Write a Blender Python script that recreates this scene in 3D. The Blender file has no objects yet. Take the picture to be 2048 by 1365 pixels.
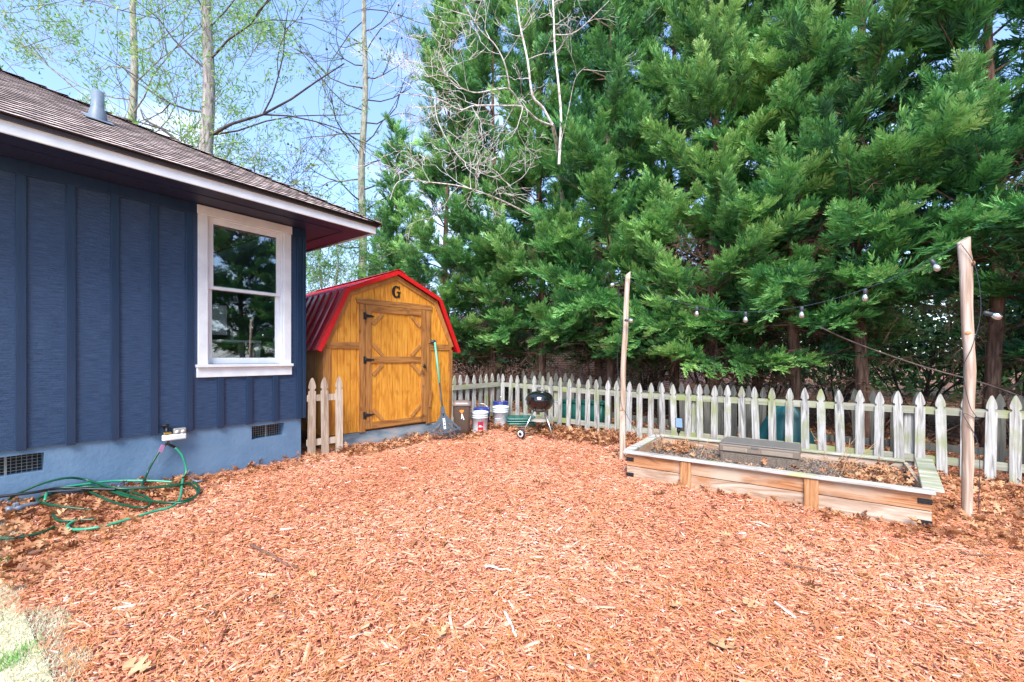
import bpy, math, random
import numpy as np
from mathutils import Vector, Matrix, Euler, noise as mnoise

R = math.radians
scene = bpy.context.scene
col = scene.collection
rnd = random.Random(7)

# ------------------------------------------------------------------ camera
# World frame: origin at the house corner on the ground, +Y along the house wall
# away from the viewer, +X out of the wall into the yard, metres.
CAM = Vector((5.64, -3.03, 1.35))
YAW = R(36.0)
cam_d = bpy.data.cameras.new('camera')
cam_d.sensor_width = 36
cam_d.lens = 36 * 865 / 2048
cam_d.shift_y = 0.0159
cam_d.clip_start = 0.05
cam_d.clip_end = 2000
cam = bpy.data.objects.new('camera', cam_d)
col.objects.link(cam)
cam.location = CAM
cam.rotation_euler = (R(90), 0, YAW)
scene.camera = cam

# ------------------------------------------------------------------ light
SUN_EL, SUN_AZ = R(48), R(-28)      # azimuth measured from -Y (behind the viewer) towards +X
world = bpy.data.worlds.new('World')
scene.world = world
world.use_nodes = True
wn, wl = world.node_tree.nodes, world.node_tree.links
wn.clear()
sun_dir = Vector((math.cos(SUN_EL) * math.sin(SUN_AZ + R(55)), -math.cos(SUN_EL) * math.cos(SUN_AZ + R(55)), math.sin(SUN_EL)))
sky = wn.new('ShaderNodeTexSky')
sky.sky_type = 'NISHITA'
sky.sun_disc = False
sky.sun_elevation = SUN_EL
sky.sun_rotation = math.atan2(sun_dir.x, sun_dir.y)
sky.air_density = 1.0
sky.dust_density = 0.6
sky.ozone_density = 1.6
tc = wn.new('ShaderNodeTexCoord')
mp = wn.new('ShaderNodeMapping'); mp.inputs['Scale'].default_value = (1.0, 1.0, 1.9); mp.inputs['Location'].default_value = (0.37, 0.6, 0.25)
nz = wn.new('ShaderNodeTexNoise'); nz.inputs['Scale'].default_value = 2.6; nz.inputs['Detail'].default_value = 7; nz.inputs['Roughness'].default_value = 0.55
rp = wn.new('ShaderNodeValToRGB'); rp.color_ramp.elements[0].position = 0.55; rp.color_ramp.elements[1].position = 0.76
mx = wn.new('ShaderNodeMix'); mx.data_type = 'RGBA'
mx.inputs['B'].default_value = (5.6, 5.8, 6.2, 1)
lift = wn.new('ShaderNodeMix'); lift.data_type = 'RGBA'; lift.inputs['Factor'].default_value = 0.22
lift.inputs['B'].default_value = (2.0, 3.6, 7.8, 1)
bg = wn.new('ShaderNodeBackground'); bg.inputs['Strength'].default_value = 0.14
wo = wn.new('ShaderNodeOutputWorld')
wl.new(tc.outputs['Generated'], mp.inputs['Vector']); wl.new(mp.outputs[0], nz.inputs['Vector'])
wl.new(nz.outputs['Fac'], rp.inputs['Fac']); wl.new(rp.outputs['Color'], mx.inputs['Factor'])
wl.new(sky.outputs[0], lift.inputs['A']); wl.new(lift.outputs['Result'], mx.inputs['A'])
wl.new(mx.outputs['Result'], bg.inputs['Color'])
wl.new(bg.outputs[0], wo.inputs['Surface'])

sun_d = bpy.data.lights.new('sun', 'SUN')
sun_d.energy = 2.7
sun_d.angle = R(30)
sun_d.color = (1.0, 0.96, 0.91)
sun = bpy.data.objects.new('sun', sun_d)
col.objects.link(sun)
sun.rotation_euler = sun_dir.to_track_quat('Z', 'Y').to_euler()

scene.view_settings.view_transform = 'Standard'
scene.view_settings.look = 'None'
scene.view_settings.gamma = 1
scene.view_settings.exposure = 1.42
scene.cycles.max_bounces = 7
scene.cycles.diffuse_bounces = 4
scene.cycles.glossy_bounces = 3
scene.cycles.transparent_max_bounces = 8


# ------------------------------------------------------------------ helpers
def survey(u, v, Y):
    """World point seen in direction (u, v) of the 2048 px plate at distance Y along the view axis."""
    X = (u - 1024) / 865 * Y
    c, s = math.cos(YAW), math.sin(YAW)
    return Vector((CAM.x + c * X - s * Y, CAM.y + s * X + c * Y, CAM.z - (v - 715) / 865 * Y))


def sstep(a, b, x):
    t = np.clip((x - a) / (b - a), 0, 1)
    return t * t * (3 - 2 * t)


def gh(x, y):
    """Ground height."""
    x = np.asarray(x, float); y = np.asarray(y, float)
    z = 0.075 * sstep(2.2, 3.7, y) * (1 - sstep(1.2, 4.5, x))
    z = z + 0.11 * (1 - sstep(-0.2, 1.0, x)) * (1 - sstep(-3.0, -0.6, y))
    z = z + 0.012 * np.sin(x * 2.1 + 1) * np.cos(y * 1.7) + 0.007 * np.sin(x * 5.3 + y * 3.1)
    return z


def g1(x, y):
    return float(gh(x, y))


def tag(o, label=None, cat=None, group=None, kind=None):
    if label: o['label'] = label
    if cat: o['category'] = cat
    if group: o['group'] = group
    if kind: o['kind'] = kind
    return o


def thing(name, label, cat, loc=(0, 0, 0), rz=0, group=None):
    o = bpy.data.objects.new(name, None)
    o.empty_display_size = 0.1
    col.objects.link(o)
    o.location = loc
    o.rotation_euler = (0, 0, rz)
    return tag(o, label, cat, group)


class MB:
    def __init__(s):
        s.v, s.f, s.sm = [], [], []

    def add(s, vs, fs, smooth=False):
        b = len(s.v)
        s.v += [tuple(p) for p in vs]
        s.f += [tuple(i + b for i in f) for f in fs]
        s.sm += [smooth] * len(fs)
        return s

    def box(s, x0, x1, y0, y1, z0, z1, m=None, bev=0.0):
        if bev > 0:
            return s.bbox(x0, x1, y0, y1, z0, z1, m, bev)
        vs = [Vector(p) for p in ((x0, y0, z0), (x1, y0, z0), (x1, y1, z0), (x0, y1, z0), (x0, y0, z1), (x1, y0, z1), (x1, y1, z1), (x0, y1, z1))]
        if m is not None: vs = [m @ p for p in vs]
        return s.add(vs, [(0, 3, 2, 1), (4, 5, 6, 7), (0, 1, 5, 4), (1, 2, 6, 5), (2, 3, 7, 6), (3, 0, 4, 7)])

    def bbox(s, x0, x1, y0, y1, z0, z1, m, b):
        """box with chamfered edges (24 vertices)"""
        b = min(b, (x1 - x0) * .45, (y1 - y0) * .45, (z1 - z0) * .45)
        X, Y, Z = (x0, x1), (y0, y1), (z0, z1)
        vs, idx = [], {}
        for i in (0, 1):
            for j in (0, 1):
                for k in (0, 1):
                    sx, sy, sz = (1, -1)[i], (1, -1)[j], (1, -1)[k]
                    c = (X[i], Y[j], Z[k])
                    idx[i, j, k, 0] = len(vs); vs.append(Vector((c[0], c[1] + sy * b, c[2] + sz * b)))
                    idx[i, j, k, 1] = len(vs); vs.append(Vector((c[0] + sx * b, c[1], c[2] + sz * b)))
                    idx[i, j, k, 2] = len(vs); vs.append(Vector((c[0] + sx * b, c[1] + sy * b, c[2])))
        fs = []
        for i in (0, 1):
            fs.append([idx[i, a, c, 0] for a, c in ((0, 0), (1, 0), (1, 1), (0, 1))])
            fs.append([idx[a, i, c, 1] for a, c in ((0, 0), (1, 0), (1, 1), (0, 1))])
            fs.append([idx[a, c, i, 2] for a, c in ((0, 0), (1, 0), (1, 1), (0, 1))])
        for i in (0, 1):
            for j in (0, 1):
                fs.append([idx[i, j, 0, 0], idx[i, j, 1, 0], idx[i, j, 1, 1], idx[i, j, 0, 1]])
                fs.append([idx[i, 0, j, 0], idx[i, 1, j, 0], idx[i, 1, j, 2], idx[i, 0, j, 2]])
                fs.append([idx[0, i, j, 1], idx[1, i, j, 1], idx[1, i, j, 2], idx[0, i, j, 2]])
                for k in (0, 1):
                    fs.append([idx[i, j, k, 0], idx[i, j, k, 1], idx[i, j, k, 2]])
        cen = Vector(((x0 + x1) / 2, (y0 + y1) / 2, (z0 + z1) / 2))
        out = []
        for f in fs:
            p = [vs[q] for q in f]
            n = (p[1] - p[0]).cross(p[2] - p[0])
            fc = sum(p, Vector()) / len(p) - cen
            out.append(f if n.dot(fc) > 0 else f[::-1])
        if m is not None: vs = [m @ p for p in vs]
        return s.add(vs, out)

    def tube(s, pts, rad, n=8, cap=True, smooth=True):
        pts = [Vector(p) for p in pts]
        if not hasattr(rad, '__len__'): rad = [rad] * len(pts)
        vs, fs = [], []
        up = None
        for i, p in enumerate(pts):
            d = (pts[min(i + 1, len(pts) - 1)] - pts[max(i - 1, 0)])
            if d.length < 1e-9: d = Vector((0, 0, 1))
            d.normalize()
            if up is None:
                up = d.orthogonal().normalized()
            up = up - d * up.dot(d)
            if up.length < 1e-6: up = d.orthogonal()
            up.normalize()
            w = d.cross(up)
            for k in range(n):
                a = 2 * math.pi * k / n
                vs.append(p + (up * math.cos(a) + w * math.sin(a)) * rad[i])
        for i in range(len(pts) - 1):
            for k in range(n):
                k2 = (k + 1) % n
                fs.append((i * n + k, i * n + k2, (i + 1) * n + k2, (i + 1) * n + k))
        if cap and n > 3:
            fs.append(tuple(range(n))[::-1]); fs.append(tuple((len(pts) - 1) * n + k for k in range(n)))
        return s.add(vs, fs, smooth)

    def lathe(s, prof, c=(0, 0, 0), n=32, m=None, smooth=True, sx=1, sy=1):
        vs, fs = [], []
        for r, z in prof:
            for k in range(n):
                a = 2 * math.pi * k / n
                p = Vector((c[0] + r * sx * math.cos(a), c[1] + r * sy * math.sin(a), c[2] + z))
                vs.append(m @ p if m is not None else p)
        for i in range(len(prof) - 1):
            for k in range(n):
                k2 = (k + 1) % n
                fs.append((i * n + k, i * n + k2, (i + 1) * n + k2, (i + 1) * n + k))
        return s.add(vs, fs, smooth)

    def prism(s, poly, d0, d1, axis='y', m=None, smooth=False):
        """polygon in the plane normal to axis, between depths d0 and d1"""
        def P(a, b, d):
            p = Vector((a, d, b)) if axis == 'y' else (Vector((d, a, b)) if axis == 'x' else Vector((a, b, d)))
            return m @ p if m is not None else p
        n = len(poly)
        vs = [P(a, b, d0) for a, b in poly] + [P(a, b, d1) for a, b in poly]
        ar = sum(poly[i][0] * poly[(i + 1) % n][1] - poly[(i + 1) % n][0] * poly[i][1] for i in range(n))
        fs = [tuple(range(n)), tuple(range(2 * n - 1, n - 1, -1))] + [(i, i + n, (i + 1) % n + n, (i + 1) % n) for i in range(n)]
        flip = (ar < 0) != (axis == 'y') if axis != 'z' else ar < 0
        if axis == 'x': flip = ar < 0
        flip = not flip
        if (d1 < d0): flip = not flip
        fs = [f if not flip else f[::-1] for f in fs]
        return s.add(vs, fs, smooth)

    def build(s, name, mat=None, parent=None):
        me = bpy.data.meshes.new(name)
        me.from_pydata(s.v, [], s.f)
        me.polygons.foreach_set('use_smooth', s.sm)
        if mat: me.materials.append(mat)
        me.update()
        o = bpy.data.objects.new(name, me)
        col.objects.link(o)
        if parent: o.parent = parent
        return o


def npmesh(name, V, F, mat, parent=None, attr=None, smooth=False):
    """V (n,3), F (m,k) numpy arrays -> one mesh object; attr = per-vertex float 'rnd'"""
    me = bpy.data.meshes.new(name)
    k = F.shape[1]
    me.vertices.add(len(V)); me.vertices.foreach_set('co', V.astype(np.float32).ravel())
    me.loops.add(F.size); me.loops.foreach_set('vertex_index', F.astype(np.int32).ravel())
    me.polygons.add(len(F)); me.polygons.foreach_set('loop_start', np.arange(0, F.size, k, dtype=np.int32))
    if smooth: me.polygons.foreach_set('use_smooth', np.ones(len(F), bool))
    me.update(calc_edges=True)
    if attr is not None:
        a = me.attributes.new('rnd', 'FLOAT', 'POINT'); a.data.foreach_set('value', attr.astype(np.float32))
    me.materials.append(mat)
    o = bpy.data.objects.new(name, me)
    col.objects.link(o)
    if parent: o.parent = parent
    return o


def copy_tree(o, parent=None):
    c = o.copy(); col.objects.link(c)
    if parent is not None: c.parent = parent
    for ch in list(o.children): copy_tree(ch, c)
    return c


# ------------------------------------------------------------------ materials
def mat(name, cols, scale=(8, 8, 8), detail=4, rough=0.6, bump=0.0, bscale=None, metal=0.0, spec=0.5, coord='Object',
        var=0.0, attr=False, ramp=None, dist=0.0, coat=0.0, mottling=None, transl=0.0):
    m = bpy.data.materials.new(name); m.use_nodes = True
    n, l = m.node_tree.nodes, m.node_tree.links
    b = n['Principled BSDF']
    b.inputs['Roughness'].default_value = rough
    b.inputs['Metallic'].default_value = metal
    b.inputs['Specular IOR Level'].default_value = spec
    b.inputs['Coat Weight'].default_value = coat
    t = n.new('ShaderNodeTexCoord')
    mpn = n.new('ShaderNodeMapping'); mpn.inputs['Scale'].default_value = scale
    l.new(t.outputs[coord], mpn.inputs['Vector'])
    nt = n.new('ShaderNodeTexNoise'); nt.inputs['Scale'].default_value = 1.0; nt.inputs['Detail'].default_value = detail
    nt.inputs['Distortion'].default_value = dist
    l.new(mpn.outputs[0], nt.inputs['Vector'])
    cr = n.new('ShaderNodeValToRGB')
    el = cr.color_ramp.elements
    pos = ramp or ([0.35 + 0.3 * i / max(1, len(cols) - 1) for i in range(len(cols))] if not attr else [i / max(1, len(cols) - 1) for i in range(len(cols))])
    while len(el) < len(cols): el.new(0.5)
    for e, p, c in zip(el, pos, cols):
        e.position = p; e.color = (*c, 1)
    if attr:
        at = n.new('ShaderNodeAttribute'); at.attribute_name = 'rnd'
        l.new(at.outputs['Fac'], cr.inputs['Fac'])
    elif var > 0:
        oi = n.new('ShaderNodeObjectInfo')
        ad = n.new('ShaderNodeMath'); ad.operation = 'MULTIPLY_ADD'; ad.inputs[1].default_value = var; ad.inputs[2].default_value = -var / 2
        l.new(oi.outputs['Random'], ad.inputs[0])
        ad2 = n.new('ShaderNodeMath'); ad2.operation = 'ADD'
        l.new(nt.outputs['Fac'], ad2.inputs[0]); l.new(ad.outputs[0], ad2.inputs[1]); l.new(ad2.outputs[0], cr.inputs['Fac'])
        va = n.new('ShaderNodeVectorMath'); va.operation = 'ADD'
        sc = n.new('ShaderNodeVectorMath'); sc.operation = 'SCALE'; sc.inputs[0].default_value = (31, 17, 7)
        l.new(oi.outputs['Random'], sc.inputs['Scale']); l.new(t.outputs[coord], va.inputs[0]); l.new(sc.outputs[0], va.inputs[1])
        l.new(va.outputs[0], mpn.inputs['Vector'])
    else:
        l.new(nt.outputs['Fac'], cr.inputs['Fac'])
    out = cr.outputs['Color']
    if attr and name == 'cypress_foliage':     # each tree its own shade of green
        oi = n.new('ShaderNodeObjectInfo'); hs = n.new('ShaderNodeHueSaturation')
        m1 = n.new('ShaderNodeMapRange'); m1.inputs['To Min'].default_value = 0.492; m1.inputs['To Max'].default_value = 0.535
        m2 = n.new('ShaderNodeMapRange'); m2.inputs['To Min'].default_value = 1.2; m2.inputs['To Max'].default_value = 0.82
        l.new(oi.outputs['Random'], m1.inputs['Value']); l.new(oi.outputs['Random'], m2.inputs['Value'])
        l.new(m1.outputs[0], hs.inputs['Hue']); l.new(m2.outputs[0], hs.inputs['Value']); l.new(out, hs.inputs['Color']); out = hs.outputs['Color']
    if mottling:   # (colour, scale, threshold lo, hi): patches of another colour (moss, stains, wear)
        c2, s2, lo, hi = mottling
        n2 = n.new('ShaderNodeTexNoise'); n2.inputs['Scale'].default_value = s2; n2.inputs['Detail'].default_value = 5
        l.new((va.outputs[0] if var > 0 and not attr else t.outputs[coord]), n2.inputs['Vector'])
        mr = n.new('ShaderNodeMapRange'); mr.inputs['From Min'].default_value = lo; mr.inputs['From Max'].default_value = hi
        l.new(n2.outputs['Fac'], mr.inputs['Value'])
        mm = n.new('ShaderNodeMix'); mm.data_type = 'RGBA'; mm.inputs['B'].default_value = (*c2, 1)
        l.new(mr.outputs[0], mm.inputs['Factor']); l.new(out, mm.inputs['A'])
        out = mm.outputs['Result']
    l.new(out, b.inputs['Base Color'])
    if bump > 0:
        if bscale:
            m3 = n.new('ShaderNodeMapping'); m3.inputs['Scale'].default_value = bscale; l.new(t.outputs[coord], m3.inputs['Vector'])
            n3 = n.new('ShaderNodeTexNoise'); n3.inputs['Scale'].default_value = 1; n3.inputs['Detail'].default_value = 5
            l.new(m3.outputs[0], n3.inputs['Vector']); h = n3.outputs['Fac']
        else:
            h = nt.outputs['Fac']
        bp = n.new('ShaderNodeBump'); bp.inputs['Strength'].default_value = 1.0; bp.inputs['Distance'].default_value = bump
        l.new(h, bp.inputs['Height']); l.new(bp.outputs[0], b.inputs['Normal'])
    if transl > 0:
        tr = n.new('ShaderNodeBsdfTranslucent'); l.new(out, tr.inputs['Color'])
        ms = n.new('ShaderNodeMixShader'); ms.inputs[0].default_value = transl
        l.new(b.outputs[0], ms.inputs[1]); l.new(tr.outputs[0], ms.inputs[2]); l.new(ms.outputs[0], n['Material Output'].inputs['Surface'])
    return m


def plain(name, c, rough=0.5, metal=0.0, coat=0.0, var=0.12, sc=30, bump=0.0):
    c2 = tuple(x * (1 - var) for x in c)
    return mat(name, [c2, c], scale=(sc, sc, sc), rough=rough, metal=metal, coat=coat, bump=bump)


M = {}
# painted board and batten, rough sawn
M['siding'] = mat('navy_paint', [(0.012, 0.038, 0.095), (0.034, 0.075, 0.155)], scale=(5, 9, 110), detail=8, rough=0.36, bump=0.005, bscale=(12, 34, 210))
M['batten'] = mat('navy_trim_paint', [(0.008, 0.028, 0.070), (0.013, 0.038, 0.088)], scale=(20, 20, 3), rough=0.38, bump=0.001, bscale=(90, 90, 6))
M['soffit'] = mat('navy_soffit_paint', [(0.014, 0.017, 0.050), (0.020, 0.023, 0.064)], scale=(4, 40, 4), rough=0.5, bump=0.002, bscale=(6, 90, 6))
M['foundation'] = mat('blue_foundation', [(0.11, 0.20, 0.32), (0.15, 0.25, 0.38)], scale=(3, 3, 3), detail=6, rough=0.7, bump=0.004, bscale=(28, 28, 28))
M['white'] = mat('white_trim', [(0.70, 0.73, 0.76), (0.80, 0.83, 0.86)], scale=(6, 6, 6), rough=0.45, bump=0.0006, bscale=(60, 60, 12))
M['brown_edge'] = plain('drip_edge_metal', (0.035, 0.02, 0.018), 0.35)
M['darkroom'] = plain('room_paint', (0.30, 0.31, 0.32), 0.8)
M['pvc'] = plain('grey_pipe', (0.16, 0.21, 0.27), 0.5)
M['black'] = plain('black_metal', (0.015, 0.015, 0.017), 0.4)
M['black_enamel'] = plain('black_enamel', (0.008, 0.008, 0.009), 0.12, coat=0.8)
M['chrome'] = plain('aluminium', (0.62, 0.63, 0.65), 0.3, metal=0.9)
M['aged_alu'] = plain('aged_ash_pan', (0.42, 0.38, 0.33), 0.5, metal=0.3)
M['mesh_metal'] = plain('vent_mesh_metal', (0.30, 0.31, 0.30), 0.5, metal=0.4)
M['void'] = plain('vent_dark', (0.02, 0.025, 0.03), 0.9)
HONEY = [(0.52, 0.19, 0.020), (0.68, 0.285, 0.032), (0.76, 0.36, 0.050)]
M['shed_panel'] = mat('honey_stained_siding', HONEY, scale=(22, 22, 3.2), detail=7, rough=0.5, bump=0.0012, bscale=(60, 60, 6), dist=0.9, mottling=((0.50, 0.18, 0.02), 7.0, 0.60, 0.75))
M['shed_side'] = M['shed_panel']
TRIM = [(0.22, 0.085, 0.02), (0.37, 0.155, 0.038), (0.46, 0.21, 0.058)]
M['shed_trim_v'] = mat('brown_stained_board_upright', TRIM, scale=(25, 25, 2), detail=6, rough=0.55, dist=1.2, bump=0.001, mottling=((0.15, 0.06, 0.02), 5, 0.6, 0.72))
M['shed_trim_h'] = mat('brown_stained_board_level', TRIM, scale=(2, 25, 25), detail=6, rough=0.55, dist=1.2, bump=0.001, mottling=((0.15, 0.06, 0.02), 5, 0.6, 0.72))
M['shed_trim_l'] = mat('pale_stained_board', [(0.36, 0.15, 0.035), (0.50, 0.23, 0.065)], scale=(14, 14, 5), detail=6, rough=0.55, dist=1.0, bump=0.001)
M['red_bright'] = plain('red_trim_metal', (0.62, 0.012, 0.018), 0.28, coat=0.3)
M['red_metal'] = mat('red_roof_metal', [(0.42, 0.010, 0.022), (0.52, 0.014, 0.030)], scale=(2, 2, 2), rough=0.26, coat=0.35)
M['skirt'] = mat('grey_skirt_board', [(0.13, 0.18, 0.22), (0.25, 0.31, 0.35), (0.40, 0.36, 0.34)], scale=(3, 8, 9), detail=7, rough=0.6, bump=0.002)
PICK = [(0.17, 0.165, 0.15), (0.34, 0.335, 0.31), (0.48, 0.475, 0.45)]
M['picket'] = mat('weathered_picket', PICK, scale=(30, 30, 2.2), detail=7, rough=0.75, var=0.16, dist=1.4, bump=0.0015, bscale=(120, 120, 6), mottling=((0.25, 0.28, 0.12), 3.0, 0.52, 0.72))
M['picket_new'] = mat('pale_picket', [(0.27, 0.19, 0.13), (0.42, 0.33, 0.25), (0.52, 0.44, 0.36)], scale=(30, 30, 2.2), detail=7, rough=0.7, var=0.2, dist=1.4, bump=0.0015, bscale=(120, 120, 6))
M['picket_dark'] = mat('dark_weathered_picket', [(0.045, 0.045, 0.04), (0.085, 0.085, 0.072), (0.13, 0.125, 0.105)], scale=(30, 30, 2.2), detail=7, rough=0.8, var=0.2, dist=1.2, bump=0.0015)
M['rail'] = mat('mossy_rail', [(0.20, 0.20, 0.15), (0.36, 0.36, 0.28)], scale=(2, 30, 30), detail=6, rough=0.75, bump=0.001, mottling=((0.24, 0.28, 0.09), 2.4, 0.5, 0.66))
M['cedar'] = mat('cedar_plank', [(0.22, 0.085, 0.03), (0.42, 0.19, 0.08), (0.52, 0.31, 0.18)], scale=(1.6, 14, 14), detail=7, rough=0.65, dist=2.2, bump=0.0016, bscale=(4, 60, 60), mottling=((0.48, 0.38, 0.28), 1.6, 0.50, 0.68))
M['cedar_pale'] = mat('pale_cedar_plank', [(0.30, 0.19, 0.12), (0.46, 0.33, 0.24), (0.55, 0.45, 0.35)], scale=(1.6, 14, 14), detail=7, rough=0.65, dist=2.2, bump=0.0016, bscale=(4, 60, 60), mottling=((0.38, 0.18, 0.08), 2.0, 0.58, 0.72))
M['cedar_post'] = mat('cedar_block', [(0.26, 0.10, 0.035), (0.42, 0.20, 0.08), (0.50, 0.28, 0.14)], scale=(14, 14, 2), detail=7, rough=0.65, dist=2.2, bump=0.0012)
M['cap'] = mat('silvered_cap_board', [(0.26, 0.245, 0.215), (0.44, 0.42, 0.385), (0.55, 0.54, 0.50)], scale=(2, 20, 20), detail=7, rough=0.7, dist=1.0, bump=0.0018, mottling=((0.44, 0.47, 0.20), 2.0, 0.62, 0.75))
M['cap_moss'] = mat('mossy_cap_board', [(0.26, 0.27, 0.15), (0.38, 0.38, 0.28), (0.50, 0.49, 0.43)], scale=(3, 12, 12), detail=7, rough=0.75, dist=1.0, bump=0.002)
M['pole'] = mat('peeled_pole', [(0.30, 0.20, 0.14), (0.44, 0.33, 0.25), (0.56, 0.48, 0.40)], scale=(26, 26, 1.3), detail=7, rough=0.65, dist=1.0, bump=0.0025, bscale=(70, 70, 4))
M['taupe'] = plain('taupe_plastic', (0.20, 0.155, 0.12), 0.45, bump=0.0004, sc=120)
M['taupe_lid'] = plain('grey_plastic_lid', (0.16, 0.145, 0.135), 0.4)
M['taupe_light'] = plain('taupe_relief', (0.31, 0.25, 0.19), 0.5)
M['soil'] = mat('dark_soil', [(0.06, 0.048, 0.04), (0.20, 0.16, 0.135), (0.32, 0.24, 0.19)], scale=(60, 60, 60), detail=6, rough=0.95, bump=0.02)
M['solar'] = plain('solar_cell', (0.12, 0.20, 0.32), 0.2, coat=0.5)
M['plastic_dark'] = plain('slate_plastic', (0.035, 0.05, 0.07), 0.45)
M['mint'] = plain('mint_grip', (0.14, 0.55, 0.38), 0.4)
M['sticker'] = plain('white_sticker', (0.75, 0.77, 0.74), 0.5, var=0.05)
M['orange'] = plain('orange_sticker', (0.85, 0.22, 0.02), 0.5, var=0.05)
M['bin'] = plain('brown_bin', (0.085, 0.055, 0.04), 0.38)
M['bin_lid'] = plain('brown_bin_lid', (0.20, 0.15, 0.13), 0.3)
M['bucket'] = plain('white_bucket', (0.66, 0.69, 0.72), 0.35, var=0.08)
M['bucket_blue'] = plain('blue_bucket', (0.025, 0.045, 0.24), 0.35)
M['label_red'] = plain('red_label', (0.45, 0.015, 0.03), 0.4, var=0.05)
M['teal'] = plain('green_plastic_lid', (0.012, 0.11, 0.085), 0.35)
M['tarp'] = plain('teal_tarp', (0.006, 0.085, 0.095), 0.5, sc=4, bump=0.01)
M['wheel_white'] = plain('white_wheel_ring', (0.7, 0.7, 0.7), 0.5)
M['hose_green'] = plain('mint_hose', (0.04, 0.36, 0.21), 0.35, var=0.25, sc=6)
M['hose_dark'] = plain('green_hose', (0.004, 0.085, 0.040), 0.3, var=0.3, sc=5)
M['nozzle'] = plain('grey_nozzle', (0.17, 0.20, 0.25), 0.4)
M['pink'] = plain('pink_tag', (0.75, 0.36, 0.62), 0.6)
M['brass'] = plain('brass', (0.65, 0.48, 0.12), 0.35, metal=0.8)
M['cord'] = plain('dark_cord', (0.03, 0.045, 0.065), 0.5)
M['socket'] = plain('bulb_socket', (0.05, 0.06, 0.075), 0.5)
M['oldpaint'] = plain('ochre_chair', (0.42, 0.20, 0.07), 0.6)
M['paper'] = plain('pale_panel', (0.55, 0.62, 0.66), 0.5)
M['stick_white'] = mat('bleached_stick', [(0.6, 0.55, 0.48), (0.8, 0.77, 0.72)], scale=(30, 30, 30), rough=0.8)
M['stick_dark'] = mat('dark_stick', [(0.12, 0.06, 0.045), (0.22, 0.12, 0.09)], scale=(40, 40, 40), rough=0.85)
BARK = [(0.055, 0.030, 0.020), (0.14, 0.078, 0.052), (0.24, 0.15, 0.105)]
M['bark'] = mat('cypress_bark', BARK, scale=(22, 22, 3), detail=8, rough=0.9, bump=0.02, dist=0.6)
M['bark_grey'] = mat('grey_oak_bark', [(0.14, 0.12, 0.11), (0.30, 0.27, 0.25), (0.42, 0.39, 0.36)], scale=(16, 16, 3.5), detail=8, rough=0.9, bump=0.02, dist=0.8)
M['bark_moss'] = mat('mossy_grey_bark', [(0.16, 0.14, 0.12), (0.30, 0.29, 0.22), (0.38, 0.40, 0.28)], scale=(12, 12, 4), detail=8, rough=0.9, bump=0.015)
M['bark_dark'] = mat('dark_twig_bark', [(0.05, 0.035, 0.03), (0.12, 0.09, 0.075)], scale=(10, 10, 10), rough=0.9)
M['bark_white'] = mat('lichen_bark', [(0.30, 0.22, 0.18), (0.60, 0.57, 0.53), (0.78, 0.77, 0.74)], scale=(16, 16, 9), detail=7, rough=0.85, bump=0.008)
M['deadtwig'] = mat('dead_twig', [(0.08, 0.042, 0.028), (0.21, 0.12, 0.08)], scale=(6, 6, 6), rough=0.95)
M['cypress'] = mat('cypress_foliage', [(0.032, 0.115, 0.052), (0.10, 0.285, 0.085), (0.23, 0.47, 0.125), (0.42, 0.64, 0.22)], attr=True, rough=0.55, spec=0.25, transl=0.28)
M['pine'] = mat('pine_needles', [(0.03, 0.10, 0.03), (0.10, 0.24, 0.06), (0.20, 0.38, 0.09)], attr=True, rough=0.55, transl=0.35)
M['spring'] = mat('young_leaves', [(0.14, 0.20, 0.04), (0.32, 0.42, 0.09), (0.42, 0.50, 0.16)], attr=True, rough=0.6, transl=0.4)
M['lime'] = mat('lime_foliage', [(0.10, 0.26, 0.06), (0.24, 0.46, 0.10), (0.42, 0.62, 0.18)], attr=True, rough=0.6, transl=0.45)
M['shrub'] = mat('shrub_leaves', [(0.015, 0.055, 0.018), (0.045, 0.12, 0.035), (0.11, 0.21, 0.05)], attr=True, rough=0.5, transl=0.3)
M['leaf'] = mat('dry_oak_leaves', [(0.14, 0.05, 0.025), (0.33, 0.13, 0.055), (0.50, 0.235, 0.105), (0.64, 0.38, 0.21)], attr=True, rough=0.65, transl=0.15)
M['leaf_tan'] = mat('tan_oak_leaf', [(0.40, 0.20, 0.085), (0.60, 0.36, 0.19)], scale=(18, 18, 18), rough=0.65, bump=0.002)
M['chips'] = mat('mulch_chips', [(0.15, 0.055, 0.04), (0.48, 0.155, 0.085), (0.68, 0.265, 0.15), (0.76, 0.385, 0.25), (0.80, 0.52, 0.40), (0.80, 0.66, 0.57)], attr=True, rough=0.85, ramp=[0, 0.12, 0.4, 0.7, 0.9, 1.0], spec=0.2)
M['needles'] = mat('dry_pine_needles', [(0.42, 0.15, 0.045), (0.62, 0.26, 0.075), (0.70, 0.40, 0.17)], attr=True, rough=0.7, spec=0.3)
M['grass'] = mat('dormant_grass', [(0.48, 0.45, 0.26), (0.66, 0.63, 0.45), (0.78, 0.76, 0.62)], attr=True, rough=0.7, transl=0.25)
M['grass_green'] = mat('green_grass', [(0.10, 0.32, 0.04), (0.22, 0.55, 0.09)], attr=True, rough=0.6, transl=0.3)
M['lawn'] = mat('lawn_thatch', [(0.52, 0.47, 0.28), (0.74, 0.70, 0.48)], scale=(40, 40, 40), detail=6, rough=0.9, bump=0.01)


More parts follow.
